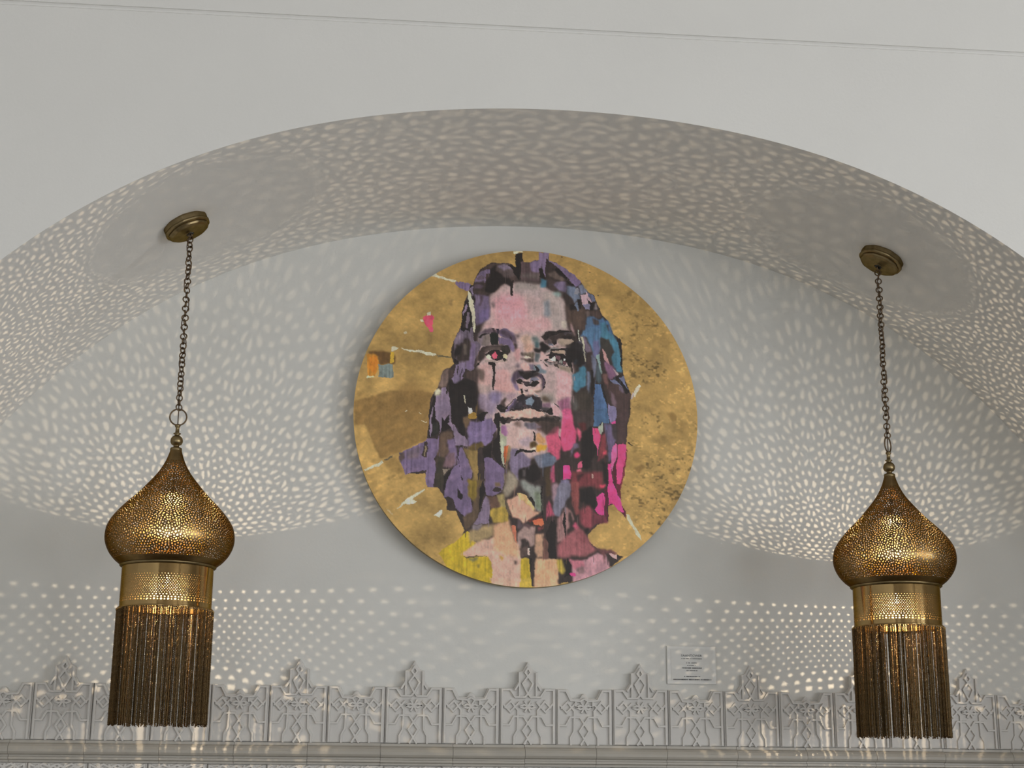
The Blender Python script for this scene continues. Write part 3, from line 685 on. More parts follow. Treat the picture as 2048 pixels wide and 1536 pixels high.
def link(o, parent=None):
    COL.objects.link(o)
    if parent is not None: o.parent = parent
    return o
def mesh_obj(name, verts, faces, m, parent=None, smooth=False):
    me = bpy.data.meshes.new(name); me.from_pydata([tuple(v) for v in verts], [], [tuple(f) for f in faces]); me.update()
    if m: me.materials.append(m)
    if smooth: me.polygons.foreach_set('use_smooth', [True]*len(me.polygons))
    return link(bpy.data.objects.new(name, me), parent)
def bm_obj(name, bm, m, parent=None, smooth=False):
    bmesh.ops.recalc_face_normals(bm, faces=bm.faces[:])
    me = bpy.data.meshes.new(name); bm.to_mesh(me); bm.free()
    if m: me.materials.append(m)
    if smooth: me.polygons.foreach_set('use_smooth', [True]*len(me.polygons))
    return link(bpy.data.objects.new(name, me), parent)
def copy_obj(o, parent=None):
    c = o.copy(); COL.objects.link(c); c.parent = parent; return c
def structure(o): o['kind'] = 'structure'; return o
def thing(name, loc, label, cat, group=None):
    o = bpy.data.objects.new(name, None); COL.objects.link(o); o.location = loc; o.empty_display_size = .1
    o['label'] = label; o['category'] = cat
    if group: o['group'] = group
    return o
def box(bm, lo, hi):
    v = [bm.verts.new((x,y,z)) for x in (lo[0],hi[0]) for y in (lo[1],hi[1]) for z in (lo[2],hi[2])]
    for f in ((0,1,3,2),(4,6,7,5),(0,4,5,1),(2,3,7,6),(0,2,6,4),(1,5,7,3)): bm.faces.new([v[i] for i in f])
def lathe(prof, n=64, lobes=0, amp=0.0, closed=False):
    """profile of (r, z); r may be 0 at the ends"""
    V, F = [], []
    for (r, z) in prof:
        for k in range(n):
            a = 2*math.pi*k/n; q = r*(1+amp*math.cos(lobes*a)) if lobes else r
            V.append((q*math.cos(a), q*math.sin(a), z))
    m = len(prof)
    for i in range(m if closed else m-1):
        for k in range(n):
            j = (i+1) % m
            F.append((i*n+k, i*n+(k+1)%n, j*n+(k+1)%n, j*n+k))
    return V, F
def torus(R, r, n=24, k=8, sx=1.0, sz=1.0):
    """ring standing in the local XZ plane"""
    V, F = [], []
    for i in range(n):
        a = 2*math.pi*i/n; c, s = math.cos(a), math.sin(a)
        for j in range(k):
            b = 2*math.pi*j/k; q = R+r*math.cos(b); V.append((q*c*sx, r*math.sin(b), q*s*sz))
    for i in range(n):
        for j in range(k):
            F.append((i*k+j, i*k+(j+1)%k, ((i+1)%n)*k+(j+1)%k, ((i+1)%n)*k+j))
    return V, F
def tube(pts, r, k=8):
    P = [Vector(p) for p in pts]; V, F = [], []
    for i, p in enumerate(P):
        t = (P[min(i+1,len(P)-1)]-P[max(i-1,0)]).normalized(); a = t.orthogonal() if abs(t.z) < .5 else Vector((1,0,0))
        u = t.cross(a).normalized(); w = t.cross(u)
        for j in range(k):
            b = 2*math.pi*j/k; V.append(p+u*(r*math.cos(b))+w*(r*math.sin(b)))
    for i in range(len(P)-1):
        for j in range(k): F.append((i*k+j, i*k+(j+1)%k, (i+1)*k+(j+1)%k, (i+1)*k+j))
    F.append(tuple(range(k))[::-1]); F.append(tuple((len(P)-1)*k+j for j in range(k)))
    return V, F

# ---------------------------------------------------------------- setting: room shell
def arch_z(d): return 3.5826-.141*d*d-.0231*d**4
def arch_outline(xc):
    """niche opening, left jamb foot over the crown to right jamb foot, as (x, z)"""
    top = [(xc+d, arch_z(d)) for d in np.linspace(-2.30, 2.30, 161)]
    zl = top[0][1]
    left = [(xc-2.30, z) for z in np.linspace(0, zl, 9)[:-1]]
    return left+top+[(xc+2.30, z) for z in np.linspace(zl, 0, 9)[1:]]
XF, XR = 0.508, 0.545
of, orr = arch_outline(XF), arch_outline(XR)
# niche tunnel
V, F = [], []; NY = 8
for j in range(NY+1):
    t = j/NY
    for (a, b) in zip(of, orr): V.append((a[0]*(1-t)+b[0]*t, FRONT_Y*(1-t), a[1]))
n_ = len(of)
for j in range(NY):
    for i in range(n_-1): F.append((j*n_+i, j*n_+i+1, (j+1)*n_+i+1, (j+1)*n_+i))
structure(mesh_obj('wall_arch', V, F, MT['plaster'], smooth=True))
# rear wall of the niche (thick slab)
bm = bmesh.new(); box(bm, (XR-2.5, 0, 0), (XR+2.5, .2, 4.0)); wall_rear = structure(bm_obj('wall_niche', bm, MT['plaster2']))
# arched front wall: strips from the opening up to the step line, with the rest left and right of it
STEP_Z = 3.853
bm = bmesh.new()
lo = [bm.verts.new((x, FRONT_Y, z)) for (x, z) in of if True]
topz = []
for (x, z) in of[8:-8]: topz.append(bm.verts.new((x, FRONT_Y, STEP_Z)))
for i in range(len(topz)-1): bm.faces.new((lo[8+i], lo[9+i], topz[i+1], topz[i]))
for sx, e in ((ROOM_L, 8), (ROOM_R, len(lo)-9)):
    a = bm.verts.new((sx, FRONT_Y, 0)); b = bm.verts.new((sx, FRONT_Y, STEP_Z)); tv = topz[0] if e == 8 else topz[-1]
    ring = [lo[q] for q in (range(0, 9) if e == 8 else range(len(lo)-1, len(lo)-10, -1))]
    bm.faces.new([a]+ring+[tv, b])
structure(bm_obj('wall_front', bm, MT['plaster']))
bm = bmesh.new(); box(bm, (ROOM_L, FRONT_Y-.012, STEP_Z), (ROOM_R, FRONT_Y+.1, ROOM_H)); bmesh.ops.bevel(bm, geom=[e for e in bm.edges if all(abs(v.co.z-STEP_Z)<1e-6 and v.co.y < FRONT_Y for v in e.verts)], offset=.010, segments=3, affect='EDGES'); structure(bm_obj('trim_1', bm, MT['plaster']))
bm = bmesh.new(); box(bm, (ROOM_L-.2, ROOM_B-.2, -.15), (ROOM_R+.2, .2, 0)); structure(bm_obj('floor', bm, MT['floor']))
bm = bmesh.new(); box(bm, (ROOM_L-.2, ROOM_B-.2, ROOM_H), (ROOM_R+.2, FRONT_Y+.2, ROOM_H+.15)); structure(bm_obj('ceiling', bm, MT['plaster']))
bm = bmesh.new(); box(bm, (ROOM_L-.2, ROOM_B, 0), (ROOM_L, FRONT_Y, ROOM_H)); structure(bm_obj('wall_left', bm, MT['plaster']))
def windowed_wall(name, wall):
    ws = sorted([w for w in WINDOWS if w[0] == wall], key=lambda w: w[1])
    bm = bmesh.new()
    a0, a1 = (ROOM_B, FRONT_Y) if wall == 'right' else (ROOM_L, ROOM_R)
    def slab(u0, u1, z0, z1):
        if wall == 'right': box(bm, (ROOM_R, u0, z0), (ROOM_R+.2, u1, z1))
        else: box(bm, (u0, ROOM_B-.2, z0), (u1, ROOM_B, z1))
    u = a0
    for (_, c, sill, w, h, _e) in ws:
        slab(u, c-w/2, 0, ROOM_H); slab(c-w/2, c+w/2, 0, sill); slab(c-w/2, c+w/2, sill+h, ROOM_H); u = c+w/2
    slab(u, a1, 0, ROOM_H)
    return structure(bm_obj(name, bm, MT['taupe']))
windowed_wall('wall_right', 'right'); windowed_wall('wall_rear', 'rear')
for i, (wall, c, sill, w, h, _e) in enumerate(WINDOWS):
    bm = bmesh.new()
    def bar(u0, u1, z0, z1):
        if wall == 'right': box(bm, (ROOM_R+.08, u0, z0), (ROOM_R+.13, u1, z1))
        else: box(bm, (u0, ROOM_B-.13, z0), (u1, ROOM_B-.08, z1))
    for q in (-w/2, w/2-.07): bar(c+q, c+q+.07, sill, sill+h)
    for q in (0, h-.07, h*.62): bar(c-w/2+.07, c+w/2-.07, sill+q, sill+q+.07)
    bar(c-.03, c+.03, sill+.07, sill+h-.07)
    structure(bm_obj('window_%d' % (i+1), bm, MT['paint']))  # the last one frames the added rear-left fill

# ---------------------------------------------------------------- frieze of relief tiles on the niche wall
TU = .0002618                                      # metres per drawing unit; x = 550 is a tile's axis, y = 1210 its foot
def tp(p): return ((p[0]-550)*TU, (1210-p[1])*TU)
TILE_HW = .1004; TILE_TH = .020; STRAP_H = .0072
PEAK = [(-TILE_HW,0),(-TILE_HW,.193),(-.050,.193),(-.0355,.216),(-.0345,.250),(-.018,.256),(0,.286)]
PEAK = PEAK+[(-x,z) for (x,z) in PEAK[-2::-1]]
NOTCH = [(-TILE_HW,0),(-TILE_HW,.193),(-.058,.193),(-.044,.162),(-.016,.162),(-.006,.176),(0,.178)]
NOTCH = NOTCH+[(-x,z) for (x,z) in NOTCH[-2::-1]]
RECT = [(-TILE_HW,-.19),(-TILE_HW,0),(TILE_HW,0),(TILE_HW,-.19)]
HALF = [ [(365,1212),(365,1110),(410,1030),(416,765),(320,645),(232,735)],
         [(202,670),(310,785),(420,672),(434,655)],
         [(200,957),(300,957),(362,846),(492,846),(615,1030),(500,1212)],
         [(440,715),(500,690),(550,715),(500,740),(440,715)],
         [(505,640),(550,715),(510,790)],
         [(200,1200),(200,480)] ]
PEAKX = [ [(436,600),(436,262)], [(212,492),(312,492),(378,590),(512,590),(560,530),(620,410),(512,262),(556,190)], [(436,400),(372,500)] ]
NOTCHX = [ [(212,496),(300,496),(366,622),(500,632),(550,600)], [(432,640),(432,700)] ]
ZIG = [ [(190+90*k, 1225+(40 if k%2 else 0)) for k in range(5)], [(235+90*k, 1300-(50 if k%2 else 0)) for k in range(5)],
        [(200,1225),(200,1900)], [(320,1225),(320,1400),(420,1500)], [(440,1225),(500,1330),(550,1420)] ]
def strap_mesh(bm, pts, w=.0088, h=STRAP_H, y0=-TILE_TH):
    P = [Vector((x, z)) for (x, z) in pts]; rows = []
    for i, p in enumerate(P):
        d0 = (p-P[i-1]).normalized() if i else (P[1]-P[0]).normalized()
        d1 = (P[i+1]-p).normalized() if i < len(P)-1 else d0
        n0 = Vector((-d0.y, d0.x)); n1 = Vector((-d1.y, d1.x)); mtr = n0+n1
        mtr = mtr/max(.35, mtr.length_squared)*2 if mtr.length > 1e-4 else n0
        mtr = mtr.normalized()*min(mtr.length, 1.7)
        rows.append([bm.verts.new((q.x, y, q.y)) for (q, y) in ((p-mtr*w/2, y0+.001), (p-mtr*w*.36, y0-h), (p+mtr*w*.36, y0-h), (p+mtr*w/2, y0+.001))])
    for a, b in zip(rows, rows[1:]):
        for k in range(3): bm.faces.new((a[k], a[k+1], b[k+1], b[k]))
def tile_meshes(outline, extra, half=HALF, name='tile'):
    bm = bmesh.new()
    f = bm.faces.new([bm.verts.new((x, 0, z)) for (x, z) in outline])
    ex = bmesh.ops.extrude_face_region(bm, geom=[f]); vs = [v for v in ex['geom'] if isinstance(v, bmesh.types.BMVert)]
    for v in vs: v.co.y = -TILE_TH
    fe = [e for e in bm.edges if all(abs(v.co.y+TILE_TH) < 1e-6 for v in e.verts)]
    bmesh.ops.bevel(bm, geom=fe, offset=.0048, segments=2, profile=.6, affect='EDGES')
    bmesh.ops.recalc_face_normals(bm, faces=bm.faces[:])
    me = bpy.data.meshes.new(name); bm.to_mesh(me); bm.free(); me.materials.append(MT['ceramic'])
    bm = bmesh.new()
    for i, pl in enumerate(half+extra):              # each strap a hair higher than the last, so crossings lie over and under
        q = [tp(p) for p in pl]; strap_mesh(bm, q, h=STRAP_H+.0003*i); strap_mesh(bm, [(-x, z) for (x, z) in q], h=STRAP_H+.0003*i+.00015)
    bmesh.ops.recalc_face_normals(bm, faces=bm.faces[:])
    ms = bpy.data.meshes.new('strapwork'); bm.to_mesh(ms); bm.free(); ms.materials.append(MT['ceramic'])
    # straps face the room
    return me, ms
peak_me, peak_st = tile_meshes(PEAK, PEAKX)
notch_me, notch_st = tile_meshes(NOTCH, NOTCHX)
rect_me, rect_st = tile_meshes(RECT, [], half=ZIG)
TILE_Z, GAP0, PITCHX = 1.6385, -1.180, .20144
rngt = random.Random(3)
for k in range(-2, 20):
    for row in (0, 1):
        me, ms = ((peak_me, peak_st) if k % 2 == 0 else (notch_me, notch_st)) if row == 0 else (rect_me, rect_st)
        t = link(bpy.data.objects.new('tile', me), wall_rear)
        t.location = (GAP0+(k+.5)*PITCHX, 0, (TILE_Z if row == 0 else 1.562)+rngt.uniform(-.0008, .0008))
        t.rotation_euler = (rngt.uniform(-.004, .004), rngt.uniform(-.003, .003), rngt.uniform(-.004, .004))
        link(bpy.data.objects.new('strapwork', ms), t)
# moulding under the frieze, in lengths
prof = [(0,1.6375),(-.019,1.6375),(-.019,1.6285),(-.024,1.6275),(-.033,1.624),(-.040,1.617),(-.0435,1.608),(-.0425,1.599),(-.037,1.592),(-.029,1.5885),
        (-.024,1.588),(-.024,1.5825),(-.029,1.581),(-.029,1.574),(-.024,1.572),(-.018,1.570),(-.018,1.5635),(0,1.5635)]
L_ = .2525; bm = bmesh.new()
a = [bm.verts.new((-L_/2+.0005, y, z)) for (y, z) in prof]; b = [bm.verts.new((L_/2-.0005, y, z)) for (y, z) in prof]
for i in range(len(prof)): bm.faces.new((a[i], a[(i+1)%len(prof)], b[(i+1)%len(prof)], b[i]))
bm.faces.new(a); bm.faces.new(b[::-1])
bmesh.ops.recalc_face_normals(bm, faces=bm.faces[:])
mould_me = bpy.data.meshes.new('moulding_length'); bm.to_mesh(mould_me); bm.free(); mould_me.materials.append(MT['moulding'])
trim = bpy.data.objects.new('trim_2', None); COL.objects.link(trim); trim.location = (XR, 0, 1.5635); trim['kind'] = 'structure'
for k in range(-7, 10):
    m = link(bpy.data.objects.new('moulding_length', mould_me), trim)
    m.location = (.0172+(k+.5)*L_-XR, 0, -1.5635+rngt.uniform(-.0006,.0006))

# ---------------------------------------------------------------- round painting
PCX, PCZ, PR, PD = .519, 2.821, .637, .070
painting = thing('round_painting', (PCX, 0, PCZ), 'large round gold-leaf painting of a woman\'s face hung on the niche wall', 'painting')
NP = 600
albedo, leaf = paint_disc(NP)
ALB = 1.85
us = np.linspace(-1.0117, 1.0117, NP)               # 692 px of drawing across a 684 px disc
UX, UZ = np.meshgrid(us, -np.linspace(-1.0125, 1.0125, NP)+(840.0-845.0)/337.0*-1.0*0)
rr = np.hypot(UX, UZ); keep = rr <= 1.0
idx = -np.ones((NP, NP), int)
# every quad whose centre lies inside the disc; rim vertices are pulled onto the circle
cen = (rr[:-1,:-1]+rr[1:,1:]+rr[:-1,1:]+rr[1:,:-1])/4
q = cen < .9985
used = np.zeros((NP, NP), bool); used[:-1,:-1] |= q; used[1:,1:] |= q; used[:-1,1:] |= q; used[1:,:-1] |= q
idx[used] = np.arange(used.sum())
px, pz, pr = UX[used].copy(), UZ[used].copy(), rr[used]
inner = np.zeros((NP, NP), int); inner[:-1,:-1] += q; inner[1:,1:] += q; inner[:-1,1:] += q; inner[1:,:-1] += q
rim = (inner[used] < 4)
px[rim] /= pr[rim]; pz[rim] /= pr[rim]
co = np.stack([px*PR, np.full_like(px, -PD), pz*PR], 1)
qi, qj = np.nonzero(q)
quads = np.stack([idx[qi,qj], idx[qi+1,qj], idx[qi+1,qj+1], idx[qi,qj+1]], 1)
me = bpy.data.meshes.new('canvas'); me.vertices.add(len(co)); me.vertices.foreach_set('co', co.ravel())
me.loops.add(quads.size); me.loops.foreach_set('vertex_index', quads.ravel().astype(np.int32))
me.polygons.add(len(quads)); me.polygons.foreach_set('loop_start', np.arange(0, quads.size, 4, dtype=np.int32))
me.polygons.foreach_set('loop_total', np.full(len(quads), 4, np.int32)); me.update(calc_edges=True)
ca = me.color_attributes.new('pigment', 'FLOAT_COLOR', 'POINT')
cc = np.ones((len(co), 4)); cc[:,:3] = np.clip(albedo[used]*ALB, 0, .92); ca.data.foreach_set('color', cc.ravel())
at = me.attributes.new('gold_leaf', 'FLOAT', 'POINT'); at.data.foreach_set('value', leaf[used].astype(np.float32))
pm = bpy.data.materials.new('oil_paint_and_gold_leaf'); pm.use_nodes = True; nt = pm.node_tree; b = nt.nodes['Principled BSDF']
a1 = nt.nodes.new('ShaderNodeAttribute'); a1.attribute_name = 'pigment'; nt.links.new(a1.outputs['Color'], b.inputs['Base Color'])
a2 = nt.nodes.new('ShaderNodeAttribute'); a2.attribute_name = 'gold_leaf'
mm = nt.nodes.new('ShaderNodeMath'); mm.operation = 'MULTIPLY'; mm.inputs[1].default_value = .35
nt.links.new(a2.outputs['Fac'], mm.inputs[0]); nt.links.new(mm.outputs[0], b.inputs['Metallic'])
b.inputs['Roughness'].default_value = .5
tc = nt.nodes.new('ShaderNodeTexCoord'); ns = nt.nodes.new('ShaderNodeTexNoise'); ns.inputs['Scale'].default_value = 55; ns.inputs['Detail'].default_value = 6
bp = nt.nodes.new('ShaderNodeBump'); bp.inputs['Strength'].default_value = .25; bp.inputs['Distance'].default_value = .003
nt.links.new(tc.outputs['Object'], ns.inputs['Vector']); nt.links.new(ns.outputs['Fac'], bp.inputs['Height']); nt.links.new(bp.outputs['Normal'], b.inputs['Normal'])
me.materials.append(pm)
link(bpy.data.objects.new('canvas', me), painting)
V, F = lathe([(PR-.05, -.002), (PR-.05, -.03), (PR-.004, -.036), (PR, -.040), (PR, -PD+.001), (PR-.004, -PD+.0005)], 160)
V = [(x, z, y) for (x, y, z) in V]
mesh_obj('stretcher_rim', V, F, MT['wood'], painting, smooth=False)

# ---------------------------------------------------------------- caption plaque
plaque = thing('caption_plaque', (1.127, 0, 1.855), 'small clear plaque with printed caption on the wall below right of the painting', 'plaque')
bm = bmesh.new(); box(bm, (-.090, -.008, 0), (.090, -.0005, .136)); bmesh.ops.bevel(bm, geom=bm.edges[:], offset=.0015, segments=1, affect='EDGES')
bm_obj('plate', bm, MT['acrylic'], plaque)
bm = bmesh.new(); box(bm, (-.075, -.0092, .012), (.075, -.0083, .124)); card = bm_obj('card', bm, MT['card'], plaque)
def text_mesh(txt, size, x, z, width):
    cu = bpy.data.curves.new('t', 'FONT'); cu.body = txt; cu.size = size; cu.align_x = 'CENTER'; cu.extrude = .0002; cu.resolution_u = 2
    o = bpy.data.objects.new('t', cu); COL.objects.link(o); bpy.context.view_layer.update()
    me = bpy.data.meshes.new_from_object(o.evaluated_get(bpy.context.evaluated_depsgraph_get())); bpy.data.objects.remove(o)
    xs = [v.co.x for v in me.vertices]; k = width/(max(xs)-min(xs)); c = (max(xs)+min(xs))/2
    for v in me.vertices: v.co = Vector((x+(v.co.x-c)*k, -.0096-v.co.z, z+v.co.y))
    me.materials.append(MT['ink']); return me
link(bpy.data.objects.new('heading', text_mesh('SAANTCWER', .0105, 0, .098, .076)), card)
rngp = random.Random(11)
for (z, wd, hh) in ((.0905,.075,.0026),(.0755,.043,.0036),(.0665,.034,.0028),(.0575,.072,.0042),(.0485,.040,.0034),(.0275,.060,.0038),(.0165,.143,.0044)):
    bm = bmesh.new(); x = -wd/2                     # print too small to read: rows of tiny ink marks
    while x < wd/2-.001:
        w = rngp.uniform(.0010, .0026); h = hh*rngp.uniform(.55, 1.0)
        if rngp.random() > .12: box(bm, (x, -.0097, z-h/2), (min(x+w, wd/2), -.0094, z+h/2))
        x += w+rngp.uniform(.0004, .0009)
    bm_obj('caption_line', bm, MT['ink'], card)

# ---------------------------------------------------------------- pendant lanterns
def perforated(name, prof, seeds, holes, m, zone, th=.0012):
    """pierced sheet of revolution. prof: (w, r, z) samples along the sheet, w conformal; seeds: (theta, w); holes: linear size of the
    opening in each Voronoi cell (0 = solid)"""
    pw, pr_, pz_ = (np.array([p[i] for p in prof]) for i in range(3))
    w0, w1 = zone
    S = np.array(seeds); Hn = len(S)
    own = list(range(Hn)); pts = [tuple(s) for s in S]; src = list(range(Hn))
    for i, (t, w) in enumerate(S):                  # ghosts: wrap round the axis, mirror at the two edges
        tt = [t]
        if t < .35: tt.append(t+2*math.pi)
        if t > 2*math.pi-.35: tt.append(t-2*math.pi)
        for a in tt[1:]: pts.append((a, w)); src.append(-1)
        for a in tt:
            if w-w0 < .35: pts.append((a, 2*w0-w)); src.append(-1)
            if w1-w < .35: pts.append((a, 2*w1-w)); src.append(-1)
    res = delaunay_2d_cdt([Vector(p) for p in pts], [], [], 0, 1e-7)
    vc, tris, orig = res[0], res[2], res[3]
    back = {}
    for vi, o in enumerate(orig):
        for q_ in o: back[vi] = q_
    cells = [[] for _ in range(Hn)]
    for f in tris:
        if len(f) != 3: continue
        (ax,ay),(bx,by),(cx,cy) = (vc[i] for i in f)
        d = 2*(ax*(by-cy)+bx*(cy-ay)+cx*(ay-by))
        if abs(d) < 1e-12: continue
        ux = ((ax*ax+ay*ay)*(by-cy)+(bx*bx+by*by)*(cy-ay)+(cx*cx+cy*cy)*(ay-by))/d
        uy = ((ax*ax+ay*ay)*(cx-bx)+(bx*bx+by*by)*(ax-cx)+(cx*cx+cy*cy)*(bx-ax))/d
        for i in f:
            o = back.get(i, -1)
            if 0 <= o < Hn: cells[o].append((ux, uy))
    Vp, Fc, keys = [], [], {}
    Fm = []
    def vert(p):
        k = (round((p[0] % (2*math.pi))*2e4), round(p[1]*2e4))
        if k not in keys: keys[k] = len(Vp); Vp.append((p[0], p[1], 0))
        return keys[k]
    def new(p, lay): Vp.append((p[0], p[1], lay)); return len(Vp)-1
    innerk = {}
    def ivert(i):
        if i not in innerk: innerk[i] = new(Vp[i], 1)
        return innerk[i]
    for s_, poly in enumerate(cells):
        sx, sy = S[s_]
        poly = sorted({(round(a,6), round(b,6)) for a, b in poly}, key=lambda p: math.atan2(p[1]-sy, p[0]-sx))
        poly = [(a, min(max(b, w0), w1)) for a, b in poly]
        if len(poly) < 3: continue
        out = [vert(p) for p in poly]; n = len(poly)
        cxm = sum(p[0] for p in poly)/n; cym = sum(p[1] for p in poly)/n
        if holes[s_] == 0:
            if len(set(out)) == n: Fc.append(out); Fc.append([ivert(i) for i in out][::-1]); Fm += [0, 1]
            continue
        k, ph, st = holes[s_] if isinstance(holes[s_], tuple) else (holes[s_], 0.0, 1.0)
        c_, s2 = math.cos(ph), math.sin(ph); ins = []
        for p in poly:
            dx, dy = p[0]-cxm, p[1]-cym; a_, b_ = (dx*c_+dy*s2)*min(k*st, .84), (-dx*s2+dy*c_)*k/st
            ins.append((cxm+a_*c_-b_*s2, cym+a_*s2+b_*c_))
        A = [new(p, 0) for p in ins]; B = [new(p, 1) for p in ins]; A2 = [new(p, 0) for p in ins]; B2 = [new(p, 1) for p in ins]
        for i in range(n):
            j = (i+1) % n
            if out[i] == out[j]: continue
            Fc.append((out[i], out[j], A[j], A[i])); Fc.append((ivert(out[j]), ivert(out[i]), B[i], B[j]))
            Fc.append((A2[i], A2[j], B2[j], B2[i])); Fm += [0, 1, 0]
    for (wa, wb) in ((pw[0], w0+.004), (w1-.004, pw[-1])):   # plain sheet beside the pierced zone
        ws = [wa]+[float(q_) for q_ in pw if wa+.004 < q_ < wb-.004]+[wb]; NS = 120; rows = []
        for w in ws: rows.append([(new((2*math.pi*i/NS, w), 0), new((2*math.pi*i/NS, w), 1)) for i in range(NS)])
        for ra, rb in zip(rows, rows[1:]):
            for i in range(NS):
                j = (i+1) % NS; Fc.append((ra[i][0], ra[j][0], rb[j][0], rb[i][0])); Fc.append((ra[j][1], ra[i][1], rb[i][1], rb[j][1])); Fm += [0, 1]
    arr = np.array(Vp); R = np.interp(arr[:,1], pw, pr_)-arr[:,2]*th; Z = np.interp(arr[:,1], pw, pz_)
    co = np.stack([R*np.cos(arr[:,0]), R*np.sin(arr[:,0]), Z], 1)
    me = bpy.data.meshes.new(name); me.from_pydata(co.tolist(), [], [list(f) for f in Fc]); me.update()
    me.polygons.foreach_set('use_smooth', [True]*len(me.polygons)); me.materials.append(m); me.materials.append(MT['inside'])
    me.polygons.foreach_set('material_index', Fm)
    return me
def conformal(pts):
    out = [(0.0, pts[0][0], pts[0][1])]
    for (ra, za), (rb, zb) in zip(pts, pts[1:]):
        out.append((out[-1][0]+math.hypot(rb-ra, zb-za)/((ra+rb)/2), rb, zb))
    return out
def smooth_prof(pts, n):
    """Catmull-Rom through (r, z)"""
    P = [Vector(p) for p in pts]; P = [P[0]*2-P[1]]+P+[P[-1]*2-P[-2]]; out = []
    for i in range(1, len(P)-2):
        for k in range(n):
            t = k/n; a, b, c, d = P[i-1], P[i], P[i+1], P[i+2]
            v = .5*((2*b)+(c-a)*t+(2*a-5*b+4*c-d)*t*t+(3*b-a-3*c+d)*t**3); out.append((v.x, v.y))
    out.append(tuple(P[-2])); return out
# onion dome, foot to neck
DOME_PX = [(93,1134),(97,1131),(106,1123.6),(117,1110),(124.5,1093.5),(126.5,1077),(123,1058),(112,1039),(93,1017),(70.4,995),(48,970),(31,948.5),(20,929),(13.5,912),(11,903)]
DOME = [(r*.0016, .873-(y-903)*.001632) for (r, y) in DOME_PX]
dprof = conformal(smooth_prof(DOME, 6))
dw = np.array([p[0] for p in dprof]); dr = np.array([p[1] for p in dprof]); dz = np.array([p[2] for p in dprof])
rnd = random.Random(5); NPANEL = 8; HS = math.pi/NPANEL; PIT = .0079
w_lo = float(np.interp(.512, dz, dw)); w_hi = float(np.interp(.835, dz, dw)); wmax = float(dw[-1])
def rad(w): return float(np.interp(w, dw, dr))
half = []                                            # (theta in [0, HS], w, opening)
def try_add(t, w, k, f=.8, ph=0.0, st=1.0):
    if not (0 <= t <= HS+1e-6 and 0 < w < wmax): return False
    r = rad(w)
    for (a, b, *_k) in half:
        if abs(b-w) < .5 and math.hypot((a-t)*r, (b-w)*r) < PIT*f: return False
    if 1e-4 < t*r < PIT*.42 or 1e-4 < (HS-t)*r < PIT*.42: return False
    half.append((t, w, k, ph, st)); return True
for (th0, zc, rings) in ((0,.562,4),(0,.655,4),(0,.735,3),(HS,.60,4),(HS,.69,3),(HS,.532,2),(0,.79,2),(HS,.76,2)):
    wc = float(np.interp(zc, dz, dw)); r = rad(wc)
    try_add(th0, wc, .58)
    for q in range(1, rings+1):
        n = (8, 16, 16, 24)[q-1] if rings > 2 else (6, 12)[q-1]
        for i in range(n):
            a = 2*math.pi*(i+.5*(q % 2))/n+math.pi/2
            rj = q*PIT*(1.2+rnd.uniform(-.09,.09))/r
            try_add(th0+math.cos(a)*rj, wc+math.sin(a)*rj, .47+.12*(q % 2), .78, a+rnd.uniform(-.5,.5), 1.25 if q % 2 else 1.1)
for _t in range(26000):
    w = rnd.uniform(w_lo, w_hi); z = float(np.interp(w, dw, dz))
    if rnd.random() > 1.0: continue
    try_add(rnd.uniform(0, HS), w, rnd.choice((.36,.44,.50,.55,.62)), .86, rnd.uniform(0, math.pi), rnd.uniform(1.0, 1.55))
seeds, holes = [], []
for (t, w, k, ph, st) in half:
    if not w_lo < w < w_hi: continue
    for p in range(NPANEL):
        for sg in (1, -1):
            if sg < 0 and (t*rad(w) < 1e-4 or (HS-t)*rad(w) < 1e-4): continue
            seeds.append(((2*HS*p+sg*t) % (2*math.pi)+rnd.uniform(-1,1)*1e-4, w+rnd.uniform(-1,1)*1e-4)); holes.append((k, sg*ph, st))
dome_me = perforated('dome', dprof, seeds, holes, MT['dome'], (w_lo, w_hi))
# straight band below it: solid hem, fine lattice, scalloped border
BR, BT, BB = .1425, .4905, .3600
bprof = conformal([(BR, BB+(BT-BB)*i/12) for i in range(13)]); BW = bprof[-1][0]
seeds, holes = [], []
def brow(t, n, off, k):
    w = BW*(1-t)
    for i in range(n): seeds.append(((2*math.pi*(i+off)/n) % (2*math.pi)+rnd.uniform(-1,1)*2e-4, w+rnd.uniform(-1,1)*2e-4)); holes.append(k)
brow(.262, 96, .25, .27); brow(.315, 96, .75, .24)
for i in range(10): brow(.375+.036*i, 112, .5*(i % 2), .28)
brow(.745, 84, 0, .38); brow(.80, 84, .5, .42); brow(.858, 42, .25, .52); brow(.862, 42, .75, .32)
band_me = perforated('band', bprof, seeds, holes, MT['band'], (BW*(1-.895), BW*(1-.235)), .001)

def strand_mesh(seed, length):
    """one hanging chain, drawn as its row of close twisted links"""
    r_ = random.Random(seed); V, F = [], []; n = 74; k = 6; step = length/n
    for i in range(n):
        z = -i*step; tw = i*1.15
        for (dz_, q) in ((0, .0011), (-step*.28, .0027), (-step*.72, .0027)):
            for j in range(k):
                a = 2*math.pi*j/k; x = q*math.cos(a); y = q*math.sin(a)*.78
                c, s = math.cos(tw), math.sin(tw)
                V.append((x*c-y*s, x*s+y*c, z+dz_+.35*x))
    rows = len(V)//k
    for i in range(rows-1):
        for j in range(k): F.append((i*k+j, i*k+(j+1)%k, (i+1)*k+(j+1)%k, (i+1)*k+j))
    F.append(tuple(range(k))[::-1]); F.append(tuple((rows-1)*k+j for j in range(k)))
    me = bpy.data.meshes.new('tassel_chain'); me.from_pydata(V, [], F); me.update(); me.materials.append(MT['tassel'])
    me.polygons.foreach_set('use_smooth', [True]*len(me.polygons)); return me
